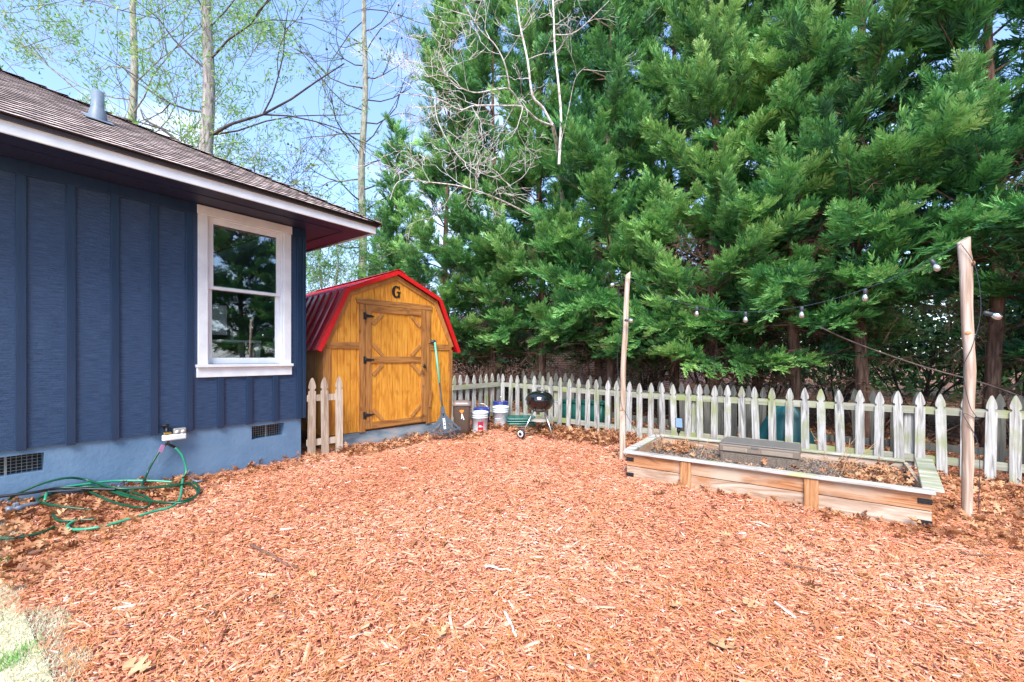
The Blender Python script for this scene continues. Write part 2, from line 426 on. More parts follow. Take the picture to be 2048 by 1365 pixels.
def ground_material():
    m = bpy.data.materials.new('mulch_bed'); m.use_nodes = True
    n, l = m.node_tree.nodes, m.node_tree.links
    b = n['Principled BSDF']; b.inputs['Roughness'].default_value = 0.9; b.inputs['Specular IOR Level'].default_value = 0.2
    t = n.new('ShaderNodeTexCoord')
    vo = n.new('ShaderNodeTexNoise'); vo.inputs['Scale'].default_value = 46; vo.inputs['Detail'].default_value = 6; vo.inputs['Distortion'].default_value = 1.5
    l.new(t.outputs['Object'], vo.inputs['Vector'])
    cr = n.new('ShaderNodeValToRGB'); el = cr.color_ramp.elements; el.new(0.5)
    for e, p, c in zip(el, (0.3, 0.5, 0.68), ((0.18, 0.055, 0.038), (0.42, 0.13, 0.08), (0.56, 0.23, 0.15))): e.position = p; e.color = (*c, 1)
    l.new(vo.outputs['Fac'], cr.inputs['Fac'])
    lt = n.new('ShaderNodeTexNoise'); lt.inputs['Scale'].default_value = 14; lt.inputs['Detail'].default_value = 8
    l.new(t.outputs['Object'], lt.inputs['Vector'])
    c2 = n.new('ShaderNodeValToRGB'); e2 = c2.color_ramp.elements; e2.new(0.5)
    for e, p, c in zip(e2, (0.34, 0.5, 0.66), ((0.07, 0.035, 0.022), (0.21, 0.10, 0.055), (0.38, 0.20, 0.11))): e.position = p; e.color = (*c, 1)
    l.new(lt.outputs['Fac'], c2.inputs['Fac'])
    sp = n.new('ShaderNodeSeparateXYZ'); l.new(t.outputs['Object'], sp.inputs[0])
    wob = n.new('ShaderNodeTexNoise'); wob.inputs['Scale'].default_value = 1.6; l.new(t.outputs['Object'], wob.inputs['Vector'])
    ad = n.new('ShaderNodeMath'); ad.operation = 'ADD'; l.new(sp.outputs['Y'], ad.inputs[0]); l.new(wob.outputs['Fac'], ad.inputs[1])
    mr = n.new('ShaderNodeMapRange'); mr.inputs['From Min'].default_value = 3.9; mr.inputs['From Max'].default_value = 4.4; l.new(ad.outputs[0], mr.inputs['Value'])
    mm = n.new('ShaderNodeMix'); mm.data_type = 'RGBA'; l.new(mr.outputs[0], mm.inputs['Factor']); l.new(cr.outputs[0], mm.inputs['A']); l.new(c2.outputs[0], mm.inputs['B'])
    l.new(mm.outputs['Result'], b.inputs['Base Color'])
    bp = n.new('ShaderNodeBump'); bp.inputs['Distance'].default_value = 0.02; l.new(vo.outputs['Fac'], bp.inputs['Height']); l.new(bp.outputs[0], b.inputs['Normal'])
    return m


def brick_material(name, c1, c2, mortar, bw, bh, mode, msize=0.01, rough=0.9, vmix=0.5):
    """mode 'roof': coordinates (x+y, z); mode 'wall': the same with bricks"""
    m = bpy.data.materials.new(name); m.use_nodes = True
    n, l = m.node_tree.nodes, m.node_tree.links
    b = n['Principled BSDF']; b.inputs['Roughness'].default_value = rough; b.inputs['Specular IOR Level'].default_value = 0.25
    t = n.new('ShaderNodeTexCoord'); sp = n.new('ShaderNodeSeparateXYZ'); l.new(t.outputs['Object'], sp.inputs[0])
    ad = n.new('ShaderNodeMath'); ad.operation = 'ADD'; l.new(sp.outputs['X'], ad.inputs[0]); l.new(sp.outputs['Y'], ad.inputs[1])
    cb = n.new('ShaderNodeCombineXYZ'); l.new(ad.outputs[0], cb.inputs['X']); l.new(sp.outputs['Z'], cb.inputs['Y'])
    br = n.new('ShaderNodeTexBrick'); br.inputs['Scale'].default_value = 1; br.inputs['Brick Width'].default_value = bw; br.inputs['Row Height'].default_value = bh
    br.inputs['Mortar Size'].default_value = msize; br.inputs['Color1'].default_value = (*c1, 1); br.inputs['Color2'].default_value = (*c2, 1); br.inputs['Mortar'].default_value = (*mortar, 1)
    br.offset_frequency = 2; br.offset = 0.37
    l.new(cb.outputs[0], br.inputs['Vector'])
    nt = n.new('ShaderNodeTexNoise'); nt.inputs['Scale'].default_value = 160; nt.inputs['Detail'].default_value = 3; l.new(cb.outputs[0], nt.inputs['Vector'])
    mm = n.new('ShaderNodeMix'); mm.data_type = 'RGBA'; mm.blend_type = 'OVERLAY'; mm.inputs['Factor'].default_value = vmix
    l.new(br.outputs['Color'], mm.inputs['A']); l.new(nt.outputs['Fac'], mm.inputs['B'])
    l.new(mm.outputs['Result'], b.inputs['Base Color'])
    return m


def glass_material(name, refl, tint=(0.9, 0.95, 0.95)):
    m = bpy.data.materials.new(name); m.use_nodes = True
    n, l = m.node_tree.nodes, m.node_tree.links
    n.remove(n['Principled BSDF'])
    tr = n.new('ShaderNodeBsdfTransparent'); tr.inputs['Color'].default_value = (*tint, 1)
    gl = n.new('ShaderNodeBsdfGlossy'); gl.inputs['Roughness'].default_value = 0.0
    fr = n.new('ShaderNodeFresnel'); fr.inputs['IOR'].default_value = 1.5
    ad = n.new('ShaderNodeMath'); ad.operation = 'MULTIPLY_ADD'; ad.inputs[1].default_value = 1.0; ad.inputs[2].default_value = refl; ad.use_clamp = True
    l.new(fr.outputs[0], ad.inputs[0])
    ms = n.new('ShaderNodeMixShader'); l.new(ad.outputs[0], ms.inputs[0]); l.new(tr.outputs[0], ms.inputs[1]); l.new(gl.outputs[0], ms.inputs[2])
    l.new(ms.outputs[0], n['Material Output'].inputs['Surface'])
    return m


M['ground'] = ground_material()
M['shingle'] = brick_material('brown_shingles', (0.74, 0.57, 0.50), (0.26, 0.19, 0.17), (0.02, 0.014, 0.014), 0.11, 0.0646, 'roof', 0.010)
M['brick'] = brick_material('red_brick', (0.30, 0.10, 0.065), (0.20, 0.062, 0.045), (0.42, 0.36, 0.31), 0.21, 0.075, 'wall', 0.012)
M['greyroof'] = brick_material('grey_shingles', (0.16, 0.16, 0.17), (0.10, 0.10, 0.11), (0.04, 0.04, 0.04), 0.3, 0.08, 'roof', 0.006)
M['glass'] = glass_material('window_glass', 0.17)
M['bulb'] = glass_material('bulb_glass', 0.35, (0.95, 0.97, 1.0))

# ------------------------------------------------------------------ the setting: ground, lawn
def ground_grid(xs, ys, name, mt, dz=0.0):
    X, Y = np.meshgrid(xs, ys)
    near = np.exp(-((X - 3) ** 2 + (Y - 2) ** 2) / 400.0)
    Z = gh(X, Y) * np.where((np.abs(X - 3) < 18) & (np.abs(Y - 1) < 18), 1.0, near) + dz
    V = np.stack([X, Y, Z], -1).reshape(-1, 3)
    nx, ny = len(xs), len(ys)
    i = np.arange(nx * ny).reshape(ny, nx)
    F = np.stack([i[:-1, :-1], i[:-1, 1:], i[1:, 1:], i[1:, :-1]], -1).reshape(-1, 4)
    return npmesh(name, V, F, mt, smooth=True)


xs = np.concatenate([[-600, -200, -80, -40], np.arange(-20, 24, 0.2), [40, 80, 200, 600]])
ys = np.concatenate([[-600, -200, -80, -40], np.arange(-10, 24, 0.2), [40, 80, 200, 600]])
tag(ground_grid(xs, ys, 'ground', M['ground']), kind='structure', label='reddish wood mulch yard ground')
tag(ground_grid(np.arange(0.02, 9.0, 0.15), np.arange(-9.0, -2.66, 0.15), 'lawn', M['lawn'], 0.014), kind='structure', label='pale dormant lawn')

# ------------------------------------------------------------------ the house
house = thing('house', 'navy blue board and batten house with white trimmed window and brown shingle roof', 'house')
HZ0, HZ1 = 0.555, 3.05            # bottom and top of the siding
WY0, WY1, WZ0, WZ1 = -1.11, -0.27, 1.27, 2.94   # window opening
HW = 8.0                          # house depth in x
HL = 12.0
w = MB()
w.box(-0.14, 0, -HL, WY0, HZ0, HZ1).box(-0.14, 0, WY1, 0, HZ0, HZ1)
w.box(-0.14, 0, WY0, WY1, HZ0, WZ0).box(-0.14, 0, WY0, WY1, WZ1, HZ1)
w.box(-HW, -0.14, -0.14, 0, HZ0, HZ1)                    # far end wall
w.box(-HW - 0.14, -HW, -HL, 0, HZ0, HZ1).box(-HW, -0.14, -HL, -HL + 0.14, HZ0, HZ1)
w.build('wall', M['siding'], house)
first = MB().box(0.001, 0.022, -0.032, 0.032, HZ0 - 0.012, 2.95, bev=0.002).build('batten', M['batten'], house)
spots = [(-0.365 - 0.305 * k) for k in range(0, 38)]
first.location = (0, -0.062, 0)
for k, y in enumerate(spots):
    in_win = WY0 - 0.10 < y < WY1 + 0.10
    if in_win:
        if k == 0 or True:
            c = MB().box(0.001, 0.022, -0.032, 0.032, HZ0 - 0.012, 1.12, bev=0.002).build('batten', M['batten'], house)
    else:
        if y < -6: break
        c = first.copy(); col.objects.link(c)
    c.location = (0, y, 0)
MB().box(-0.02, 0.026, -0.02, 0.024, HZ0 - 0.012, 3.048, bev=0.003).build('corner_board', M['batten'], house)
f = MB()
f.box(0.001, 0.03, -HL, WY0 - 0.10, 2.93, 3.048, bev=0.003).box(0.001, 0.03, WY1 + 0.10, -0.022, 2.93, 3.048, bev=0.003)
f.build('frieze_board', M['batten'], house)
# foundation with two vent openings
VENTS = [(-3.55, -2.32, 0.27, 0.46), (-0.46 - 0.04, -0.46 + 0.34, 0.30, 0.475)]
VENTS = [(-2.80, -2.36, 0.33, 0.50), (-0.63, -0.24, 0.345, 0.505)]
fb = MB()
segs = [-HL] + [q for v_ in VENTS for q in v_[:2]] + [-0.02]
for a, b_ in ((segs[0], segs[1]), (segs[2], segs[3]), (segs[4], segs[5])):
    fb.box(-0.22, -0.025, a, b_, -0.3, HZ0 + 0.01)
for y0, y1, z0, z1 in VENTS:
    fb.box(-0.22, -0.025, y0, y1, -0.3, z0).box(-0.22, -0.025, y0, y1, z1, HZ0 + 0.01)
fb.box(-HW, -0.22, -0.22, -0.02, -0.3, HZ0 + 0.01)
fb.build('foundation', M['foundation'], house)
for y0, y1, z0, z1 in VENTS:
    vf = MB().box(-0.20, -0.17, y0 + 0.002, y1 - 0.002, z0 + 0.002, z1 - 0.002).build('foundation_vent', M['void'], house)
    g = MB()
    for k in range(1, 14):
        y = y0 + (y1 - y0) * k / 14; g.box(-0.115, -0.111, y - 0.0015, y + 0.0015, z0, z1)
    for k in range(1, 6):
        z = z0 + (z1 - z0) * k / 6; g.box(-0.110, -0.106, y0, y1, z - 0.0015, z + 0.0015)
    g.box(-0.105, -0.095, (y0 + y1) / 2 - 0.008, (y0 + y1) / 2 + 0.008, z0, z1)
    g.build('vent_grille', M['mesh_metal'], vf)
# eave: soffit, fascia, drip edge, roof
OV = 0.665
HXC, HYC = OV, OV - 0.01
s = MB()
s.box(0.001, OV - 0.021, -HL, HYC - 0.021, 3.05, 3.062).box(-HW - OV, 0.0, 0.001, HYC - 0.021, 3.051, 3.063)
s.build('soffit', M['soffit'], house)
st = MB()
st.box(0.34, 0.352, -HL, 0.34, 3.044, 3.0495).box(-HW, 0.338, 0.34, 0.352, 3.044, 3.0495)
st.build('soffit_strip', M['soffit'], house)
MB().box(OV - 0.02, OV, -HL, HYC, 3.03, 3.128, bev=0.003).build('fascia_board', M['white'], house)
MB().box(-HW - OV, OV - 0.022, HYC - 0.02, HYC, 3.03, 3.128, bev=0.003).build('fascia_board', M['white'], house)
d = MB()
d.box(OV + 0.002, OV + 0.028, -HL, HYC + 0.026, 3.124, 3.168).box(-HW - OV, OV, HYC + 0.002, HYC + 0.026, 3.124, 3.168)
d.build('drip_edge', M['brown_edge'], house)
PITCH = 0.525
rf = MB()
nc = 36
cz = 0.0646
for i in range(nc):
    dz = cz * i; k0 = dz / PITCH; k1 = (dz + cz) / PITCH
    z0 = 3.160 + dz + 0.011; z1 = 3.160 + dz + cz + 0.002
    ex, ey = OV + 0.05, HYC + 0.05
    # yard side slope
    rf.add([(ex - k0, -HL, z0), (ex - k0, ey - k0, z0), (ex - k1, ey - k1, z1), (ex - k1, -HL, z1)], [(0, 1, 2, 3)])
    rf.add([(ex - k0, -HL, z0 - 0.011), (ex - k0, ey - k0, z0 - 0.011), (ex - k0, ey - k0, z0), (ex - k0, -HL, z0)], [(0, 1, 2, 3)])
    # far end slope
    xw = -HW - 0.7
    rf.add([(ex - k0, ey - k0, z0), (xw + k0, ey - k0, z0), (xw + k1, ey - k1, z1), (ex - k1, ey - k1, z1)], [(0, 1, 2, 3)])
    rf.add([(ex - k0, ey - k0, z0 - 0.011), (xw + k0, ey - k0, z0 - 0.011), (xw + k0, ey - k0, z0), (ex - k0, ey - k0, z0)], [(0, 1, 2, 3)])
    rf.add([(xw + k0, ey - k0, z0), (xw + k0, -HL, z0), (xw + k1, -HL, z1), (xw + k1, ey - k1, z1)], [(0, 1, 2, 3)])
# hip cap shingles
for i in range(26):
    k = 0.165 * i
    a = Vector((ex - k, ey - k, 3.172 + k * PITCH)); b_ = Vector((ex - k - 0.2, ey - k - 0.2, 3.165 + (k + 0.2) * PITCH))
    o1 = Vector((0.075, -0.075, -0.028)); o2 = Vector((-0.075, 0.075, -0.028)); up = Vector((0, 0, 0.016))
    rf.add([a + o1 + up, a + up * 1.5, a + o2 + up, b_ + o2 + up * .3, b_ + up * .6, b_ + o1 + up * .3], [(0, 1, 4, 5), (1, 2, 3, 4)])
rf.build('roof', M['shingle'], house)
MB().box(-HW + 0.5, -0.5, -HL + 0.5, -0.5, 2.95, 3.0).build('ceiling_board', M['darkroom'], house)
# pipe vent
vp = MB()
px, py = -0.62, -1.90
pz = 3.17 + PITCH * (OV + 0.05 - px)
vp.lathe([(0.001, 0.30), (0.052, 0.30), (0.052, 0.0), (0.052, -0.2)], (px, py, pz), 24)
vp.build('vent_pipe', M['pvc'], house)
fl = MB()
fl.lathe([(0.056, 0.12), (0.068, 0.09), (0.082, 0.00), (0.088, -0.08)], (px, py, pz), 24)
mt_ = Matrix.Translation((px, py, pz)) @ Euler((0, math.atan(PITCH), 0)).to_matrix().to_4x4()
fl.box(-0.13, 0.14, -0.11, 0.11, 0.012, 0.018, mt_)
fl.build('pipe_flashing', M['pvc'], house)

# window
wn_ = MB()
CW = 0.092
wn_.box(0.001, 0.034, WY0 - CW, WY0, WZ0 - 0.0, WZ1 + 0.0, bev=0.003).box(0.001, 0.034, WY1, WY1 + CW, WZ0, WZ1, bev=0.003)
wn_.box(0.001, 0.038, WY0 - CW - 0.012, WY1 + CW + 0.012, WZ1 + 0.001, WZ1 + 0.10, bev=0.003)
win = wn_.build('window', M['white'], house)
sl = MB()
sl.box(-0.10, 0.062, WY0 - CW - 0.02, WY1 + CW + 0.02, WZ0 - 0.034, WZ0 - 0.001, bev=0.004)
sl.box(0.001, 0.030, WY0 - CW - 0.012, WY1 + CW + 0.012, WZ0 - 0.145, WZ0 - 0.035, bev=0.003)
sl.build('sill', M['white'], win)
jm = MB()
jm.box(-0.138, 0.0, WY0, WY0 + 0.02, WZ0, WZ1).box(-0.138, 0.0, WY1 - 0.02, WY1, WZ0, WZ1).box(-0.137, 0.0, WY0 + 0.02, WY1 - 0.02, WZ1 - 0.02, WZ1)
jm.build('jamb', M['white'], win)
zm = 2.155


def sash(x0, x1, z0, z1, st_, bot, top):
    q = MB()
    a, b2 = WY0 + 0.021, WY1 - 0.021
    q.box(x0, x1, a, a + st_, z0, z1, bev=0.003).box(x0, x1, b2 - st_, b2, z0, z1, bev=0.003)
    q.box(x0 + 0.001, x1 - 0.001, a + st_, b2 - st_, z0, z0 + bot, bev=0.003).box(x0 + 0.001, x1 - 0.001, a + st_, b2 - st_, z1 - top, z1, bev=0.003)
    so = q.build('sash', M['white'], win)
    xm = (x0 + x1) / 2
    MB().box(xm - 0.003, xm + 0.003, a + st_ - 0.004, b2 - st_ + 0.004, z0 + bot - 0.004, z1 - top + 0.004).build('pane', M['glass'], win)
    return so


sash(-0.045, -0.012, zm - 0.03, WZ1 - 0.021, 0.048, 0.036, 0.048)
sash(-0.082, -0.049, WZ0 + 0.001, zm + 0.02, 0.046, 0.072, 0.034)
# the room behind the window
rm = MB()
rm.box(-4.4, -4.3, -4.2, 0.0 - 0.15, 0.5, 2.94).box(-4.3, -0.15, -4.3, -4.2, 0.5, 2.94).box(-4.3, -0.15, -4.2, -0.16, 0.5, 0.56)
rm.build('room_lining', M['darkroom'], house)

# room furniture seen through the panes
t = thing('desk', 'pale narrow desk just inside the house window', 'desk', (-0.75, -0.62, 0.56))
MB().box(-0.28, 0.28, -0.42, 0.30, 0.98, 1.01, bev=0.003).build('desk_top', M['white'], t)
for sx in (-0.24, 0.24):
    for sy in (-0.38, 0.26):
        MB().box(sx - 0.03, sx + 0.03, sy - 0.03, sy + 0.03, 0.0, 0.979).build('leg', M['white'], t)
t = thing('monitor', 'dark screen on the desk behind the window glass', 'screen', (-0.80, -0.55, 1.575))
MB().box(-0.015, 0.015, -0.24, 0.24, 0.12, 0.48, bev=0.004).build('screen', M['black'], t)
MB().box(-0.01, 0.01, -0.02, 0.02, 0.0, 0.12).box(-0.08, 0.08, -0.1, 0.1, -0.004, 0.006).build('stand', M['chrome'], t)
t = tag(MB().box(-0.30, -0.29, -1.02, -0.80, 1.62, 1.98, bev=0.003).build('hanging_panel', M['paper']), 'pale rectangular panel behind the left of the lower pane', 'panel')
t = thing('chair', 'ochre chair with rounded back inside the room', 'chair', (-1.05, -1.0, 0.56))
MB().prism([(-0.22, 0.5), (0.22, 0.5), (0.20, 0.88), (0.14, 0.97), (0.0, 1.0), (-0.14, 0.97), (-0.20, 0.88)], 0.0, 0.04, axis='x').build('backrest', M['oldpaint'], t)
MB().box(-0.42, -0.002, -0.22, 0.22, 0.44, 0.495, bev=0.01).build('seat', M['oldpaint'], t)
for sx in (-0.39, -0.03):
    for sy in (-0.18, 0.18):
        MB().tube([(sx, sy, 0), (sx, sy, 0.439)], 0.018, 8).build('leg', M['oldpaint'], t)

# ------------------------------------------------------------------ the shed
SROT = R(82.7)
shed = thing('garden_shed', 'honey stained wooden shed with barn shaped red metal roof and letter G', 'shed', (-0.178, 0.402, 0), SROT)
SW, SD, FZ = 2.31, 3.1, 0.215
XC = SW / 2 + 0.01
PROF = [(-1.25, 1.47), (-0.835, 2.36), (0.0, 2.72), (0.835, 2.36), (1.25, 1.47)]


def proftop(x, drop=0.0):
    q = abs(x - XC)
    if q <= 0.835: return 2.72 - (2.72 - 2.36) * q / 0.835 - drop
    return 2.36 - (2.36 - 1.47) * (q - 0.835) / 0.415 - drop


b = MB()
zt = lambda x: min(proftop(x, 0.05), 9)
poly = [(0.02, FZ + 0.01), (SW - 0.02, FZ + 0.01), (SW - 0.02, zt(SW - 0.02)), (XC + 0.835, zt(XC + 0.835)), (XC, zt(XC)), (XC - 0.835, zt(XC - 0.835)), (0.02, zt(0.02))]
b.prism(poly, 0.022, 0.06, axis='y')
b.prism(poly, SD - 0.05, SD, axis='y')
b.box(0.02, 0.045, 0.06, SD - 0.05, FZ, 1.60).box(SW - 0.045, SW - 0.02, 0.06, SD - 0.05, FZ, 1.60)
b.build('wall_backing', M['shed_trim_v'], shed)
# grooved panels: narrow vertical boards
pn = MB()
bw = 0.0985
nb = int(SW / bw)
for k in range(nb + 1):
    x0 = 0.0 + k * bw; x1 = min(x0 + bw - 0.005, SW)
    if x1 - x0 < 0.01: continue
    DX0, DX1 = 0.60, 1.77
    top = [(x1, proftop(x1, 0.055)), (x0, proftop(x0, 0.055))]
    for kx in (XC - 0.835, XC, XC + 0.835):
        if x0 < kx < x1: top.insert(1, (kx, proftop(kx, 0.055)))
    if x0 > DX0 - 0.02 and x1 < DX1 + 0.02:
        pn.prism([(x0, 2.17), (x1, 2.17)] + top, 0.0, 0.022, axis='y')
    else:
        pn.prism([(x0, FZ), (x1, FZ)] + top, 0.0, 0.022, axis='y')
pn.build('siding', M['shed_panel'], shed)
for xs0, xs1 in ((-0.002, 0.019), (SW - 0.019, SW + 0.002)):
    sd = MB()
    for k in range(int(SD / bw)):
        y0 = 0.03 + k * bw
        sd.box(xs0, xs1, y0, y0 + bw - 0.006, FZ, 1.56)
    sd.build('side_siding', M['shed_side'], shed)
# trim boards on the front
tr = MB()
tr.box(-0.010, 0.090, -0.018, -0.001, FZ - 0.005, 1.475, bev=0.002)
MB().box(SW - 0.06, SW + 0.014, -0.018, -0.001, FZ - 0.005, 1.475, bev=0.002).build('corner_board', M['shed_trim_v'], shed)
tr.box(-0.022, -0.0105, -0.016, 0.09, FZ - 0.005, 1.475)
tr.build('corner_board', M['shed_trim_v'], shed)
th = MB()
th.box(0.02, 0.524, -0.020, -0.001, 1.478, 1.578, bev=0.002).build('belt_board', M['shed_trim_h'], shed)
MB().box(1.846, SW - 0.01, -0.020, -0.001, 1.478, 1.578, bev=0.002).build('belt_board', M['shed_trim_h'], shed)
# raking trim boards just under the roof edge
rk = MB()


def strip(mb, p, q, wd, y0, y1, side=1):
    """board along p->q in the front plane, offset downwards by wd"""
    p, q = Vector((p[0], p[1])), Vector((q[0], q[1]))
    dd = (q - p).normalized(); nn = Vector((dd.y, -dd.x)) * side
    mb.prism([tuple(p), tuple(q), tuple(q + nn * wd), tuple(p + nn * wd)], y0, y1, axis='y')


PF = [(XC + a, z) for a, z in PROF]
for i in range(4):
    p, q = Vector(PF[i]), Vector(PF[i + 1])
    dd = (q - p).normalized(); nn = Vector((dd.y, -dd.x))
    p2, q2 = p + nn * 0.032, q + nn * 0.032
    if i == 0: p2 = p2 + dd * 0.10
    if i == 3: q2 = q2 - dd * 0.10
    y0 = -0.022 - 0.002 * (i % 2)
    rk.prism([tuple(p2), tuple(q2), tuple(q2 + nn * 0.075 - dd * 0.01), tuple(p2 + nn * 0.075)], y0, -0.001, axis='y')
rk.build('rake_board', M['shed_trim_l'], shed)
# the roof: four ribbed metal slopes
rp_ = MB()
for i in range(4):
    p, q = Vector(PF[i]), Vector(PF[i + 1])
    dd = (q - p).normalized(); nn = Vector((-dd.y, dd.x))
    if i == 0: p = p - dd * 0.03
    if i == 3: q = q + dd * 0.03
    rp_.prism([tuple(p), tuple(q), tuple(q + nn * 0.012), tuple(p + nn * 0.012)], -0.07, SD + 0.07, axis='y')
    y = 0.02
    while y < SD:
        e = [(0, 0.012), (0.010, 0.030), (0.028, 0.030), (0.040, 0.012)]
        def P(base, off, h): return Vector((base.x + nn.x * h, y + off, base.y + nn.y * h))
        vs = [P(p, o_, h_) for o_, h_ in e] + [P(q, o_, h_) for o_, h_ in e]
        rp_.add(vs, [(0, 1, 5, 4), (1, 2, 6, 5), (2, 3, 7, 6), (0, 3, 2, 1), (4, 5, 6, 7)])
        y += 0.228
rp_.build('roof', M['red_metal'], shed)
rt = MB()
for i in range(4):
    p, q = Vector(PF[i]), Vector(PF[i + 1])
    dd = (q - p).normalized(); nn = Vector((-dd.y, dd.x))
    if i == 0: p = p - dd * 0.035
    if i == 3: q = q + dd * 0.035
    a = -0.003 * (i % 2)
    rt.prism([tuple(p - nn * 0.030), tuple(q - nn * 0.030), tuple(q + nn * 0.034), tuple(p + nn * 0.034)], -0.084 + a, -0.072, axis='y')
    rt.prism([tuple(p + nn * 0.013), tuple(q + nn * 0.013), tuple(q + nn * 0.034), tuple(p + nn * 0.034)], -0.0715, 0.03 + a, axis='y')
rt.build('roof_edge_trim', M['red_bright'], shed)
rc = MB()
rc.prism([(XC - 0.13, 2.715), (XC, 2.765), (XC + 0.13, 2.715), (XC + 0.13, 2.722), (XC, 2.775), (XC - 0.13, 2.722)], -0.088, SD + 0.07, axis='y')
rc.build('ridge_cap', M['red_metal'], shed)
# door
DX0, DX1, DZ0, DZ1 = 0.625, 1.742, 0.245, 2.16
cas = MB()
cas.box(0.525, DX0 - 0.005, -0.021, -0.001, FZ - 0.01, 2.163, bev=0.002).build('door_casing', M['shed_trim_v'], shed)
MB().box(DX1 + 0.005, 1.842, -0.021, -0.001, FZ - 0.01, 2.163, bev=0.002).build('door_casing', M['shed_trim_v'], shed)
MB().prism([(0.49, 2.165), (1.86, 2.165), (1.875, 2.25), (0.468, 2.25)], -0.027, -0.001, axis='y').build('door_header', M['shed_trim_h'], shed)
dr = MB()
k = 0
x = DX0
while x < DX1 - 0.01:
    x1 = min(x + 0.0945, DX1)
    dr.box(x, x1 - 0.004, -0.004, 0.018, DZ0, DZ1)
    x += 0.0945
door = dr.build('door', M['shed_panel'], shed)
fv = MB()
fv.box(DX0, DX0 + 0.10, -0.026, -0.0045, DZ0, DZ1, bev=0.002).build('stile', M['shed_trim_v'], door)
MB().box(DX1 - 0.10, DX1, -0.026, -0.0045, DZ0, DZ1, bev=0.002).build('stile', M['shed_trim_v'], door)
fh = MB()
for z0, z1 in ((DZ0, DZ0 + 0.10), (1.262, 1.362), (DZ1 - 0.105, DZ1)):
    MB().box(DX0 + 0.101, DX1 - 0.101, -0.0255, -0.0045, z0, z1, bev=0.002).build('rail', M['shed_trim_h'], door)
xa, xb = DX0 + 0.102, DX1 - 0.102


def brace(x0, z0, x1, z1):
    p, q = Vector((x0, z0)), Vector((x1, z1)); dd = (q - p).normalized(); nn = Vector((-dd.y, dd.x)) * 0.026
    MB().prism([tuple(p + nn), tuple(q + nn), tuple(q - nn), tuple(p - nn)], -0.023, -0.0045, axis='y').build('brace', M['shed_trim_l'], door)


bl = 0.19
for zlo, zhi in ((DZ0 + 0.10, 1.262), (1.362, DZ1 - 0.105)):
    brace(xa + 0.018, zlo + bl, xa + bl, zlo + 0.018); brace(xb - 0.018, zlo + bl, xb - bl, zlo + 0.018)
    brace(xa + 0.018, zhi - bl, xa + bl, zhi - 0.018); brace(xb - 0.018, zhi - bl, xb - bl, zhi - 0.018)
for z in (1.985, 1.31, 0.46):
    h = MB()
    h.box(DX0 - 0.040, DX0 - 0.006, -0.032, -0.0215, z - 0.055, z + 0.055, bev=0.003)
    h.prism([(DX0 - 0.004, z - 0.028), (DX0 + 0.135, z - 0.010), (DX0 + 0.135, z + 0.010), (DX0 - 0.004, z + 0.028)], -0.034, -0.0265, axis='y')
    h.tube([(DX0 - 0.004, -0.034, z - 0.05), (DX0 - 0.004, -0.034, z + 0.05)], 0.008, 10)
    h.build('hinge', M['black'], shed)
lt = MB()
lt.lathe([(0.001, 0.0), (0.028, 0.0), (0.028, 0.008), (0.012, 0.012), (0.012, 0.035), (0.001, 0.036)], m=Matrix.Translation((DX1 - 0.045, -0.027, 1.20)) @ Euler((R(90), 0, 0)).to_matrix().to_4x4(), n=20)
lt.box(DX1 - 0.095, DX1 - 0.005, -0.066, -0.058, 1.19, 1.21, Matrix.Translation((DX1 - 0.05, 0, 1.2)) @ Euler((0, R(60), 0)).to_matrix().to_4x4() @ Matrix.Translation((-DX1 + 0.05, 0, -1.2)), bev=0.003)
lt.build('latch', M['black'], door)
tb = MB()
tb.box(-0.012, 0.022, -0.012, 0, -0.17, 0.17, Matrix.Translation((1.80, -0.022, 1.77)) @ Euler((0, R(-3), 0)).to_matrix().to_4x4(), bev=0.002)
tb.build('turn_block', M['shed_trim_v'], shed)
tb = MB()
tb.box(-0.016, 0.020, -0.012, 0, -0.14, 0.14, Matrix.Translation((1.83, -0.022, 0.62)) @ Euler((0, R(10), 0)).to_matrix().to_4x4(), bev=0.002)
tb.build('turn_block', M['shed_trim_v'], shed)
# letter G (slab serif)
gm = MB()
cx_, cz_, ro, ri_x, ri_z = XC + 0.005, 2.415, 0.098, 0.034, 0.074
n_ = 30
prev = None
for k in range(n_ + 1):
    a = R(52 + (318 - 52) * k / n_)
    o_ = (cx_ - 0.004 + 0.076 * math.cos(a), cz_ + ro * math.sin(a)); i_ = (cx_ + 0.002 + ri_x * math.cos(a) * 1.0, cz_ + ri_z * math.sin(a))
    if prev: gm.prism([prev[0], o_, i_, prev[1]], -0.012, -0.001, axis='y')
    prev = (o_, i_)
gm.box(cx_ + 0.036, cx_ + 0.062, -0.0125, -0.001, cz_ - 0.092, cz_ - 0.002)
gm.box(cx_ + 0.012, cx_ + 0.078, -0.0130, -0.001, cz_ - 0.016, cz_ + 0.006)
gm.box(cx_ + 0.048, cx_ + 0.062, -0.0128, -0.001, cz_ + 0.040, cz_ + 0.098)
gm.build('letter_g', M['black'], shed)
# skirt under the front and skids
sk = MB()
sk.box(0.30, SW, 0.010, 0.045, 0.0, FZ - 0.008, bev=0.003)
sk.build('skirt_board', M['skirt'], shed)
sk = MB()
sk.box(0.0, SW, 0.05, SD, FZ - 0.06, FZ - 0.002)
sk.box(0.05, 0.24, 0.03, SD, 0.10, FZ - 0.062).box(SW - 0.3, SW - 0.1, 0.05, SD, 0.0, FZ - 0.062)
sk.box(0.02, 0.20, 0.05, 0.4, -0.05, 0.099)
sk.build('skid', M['shed_trim_h'], shed)

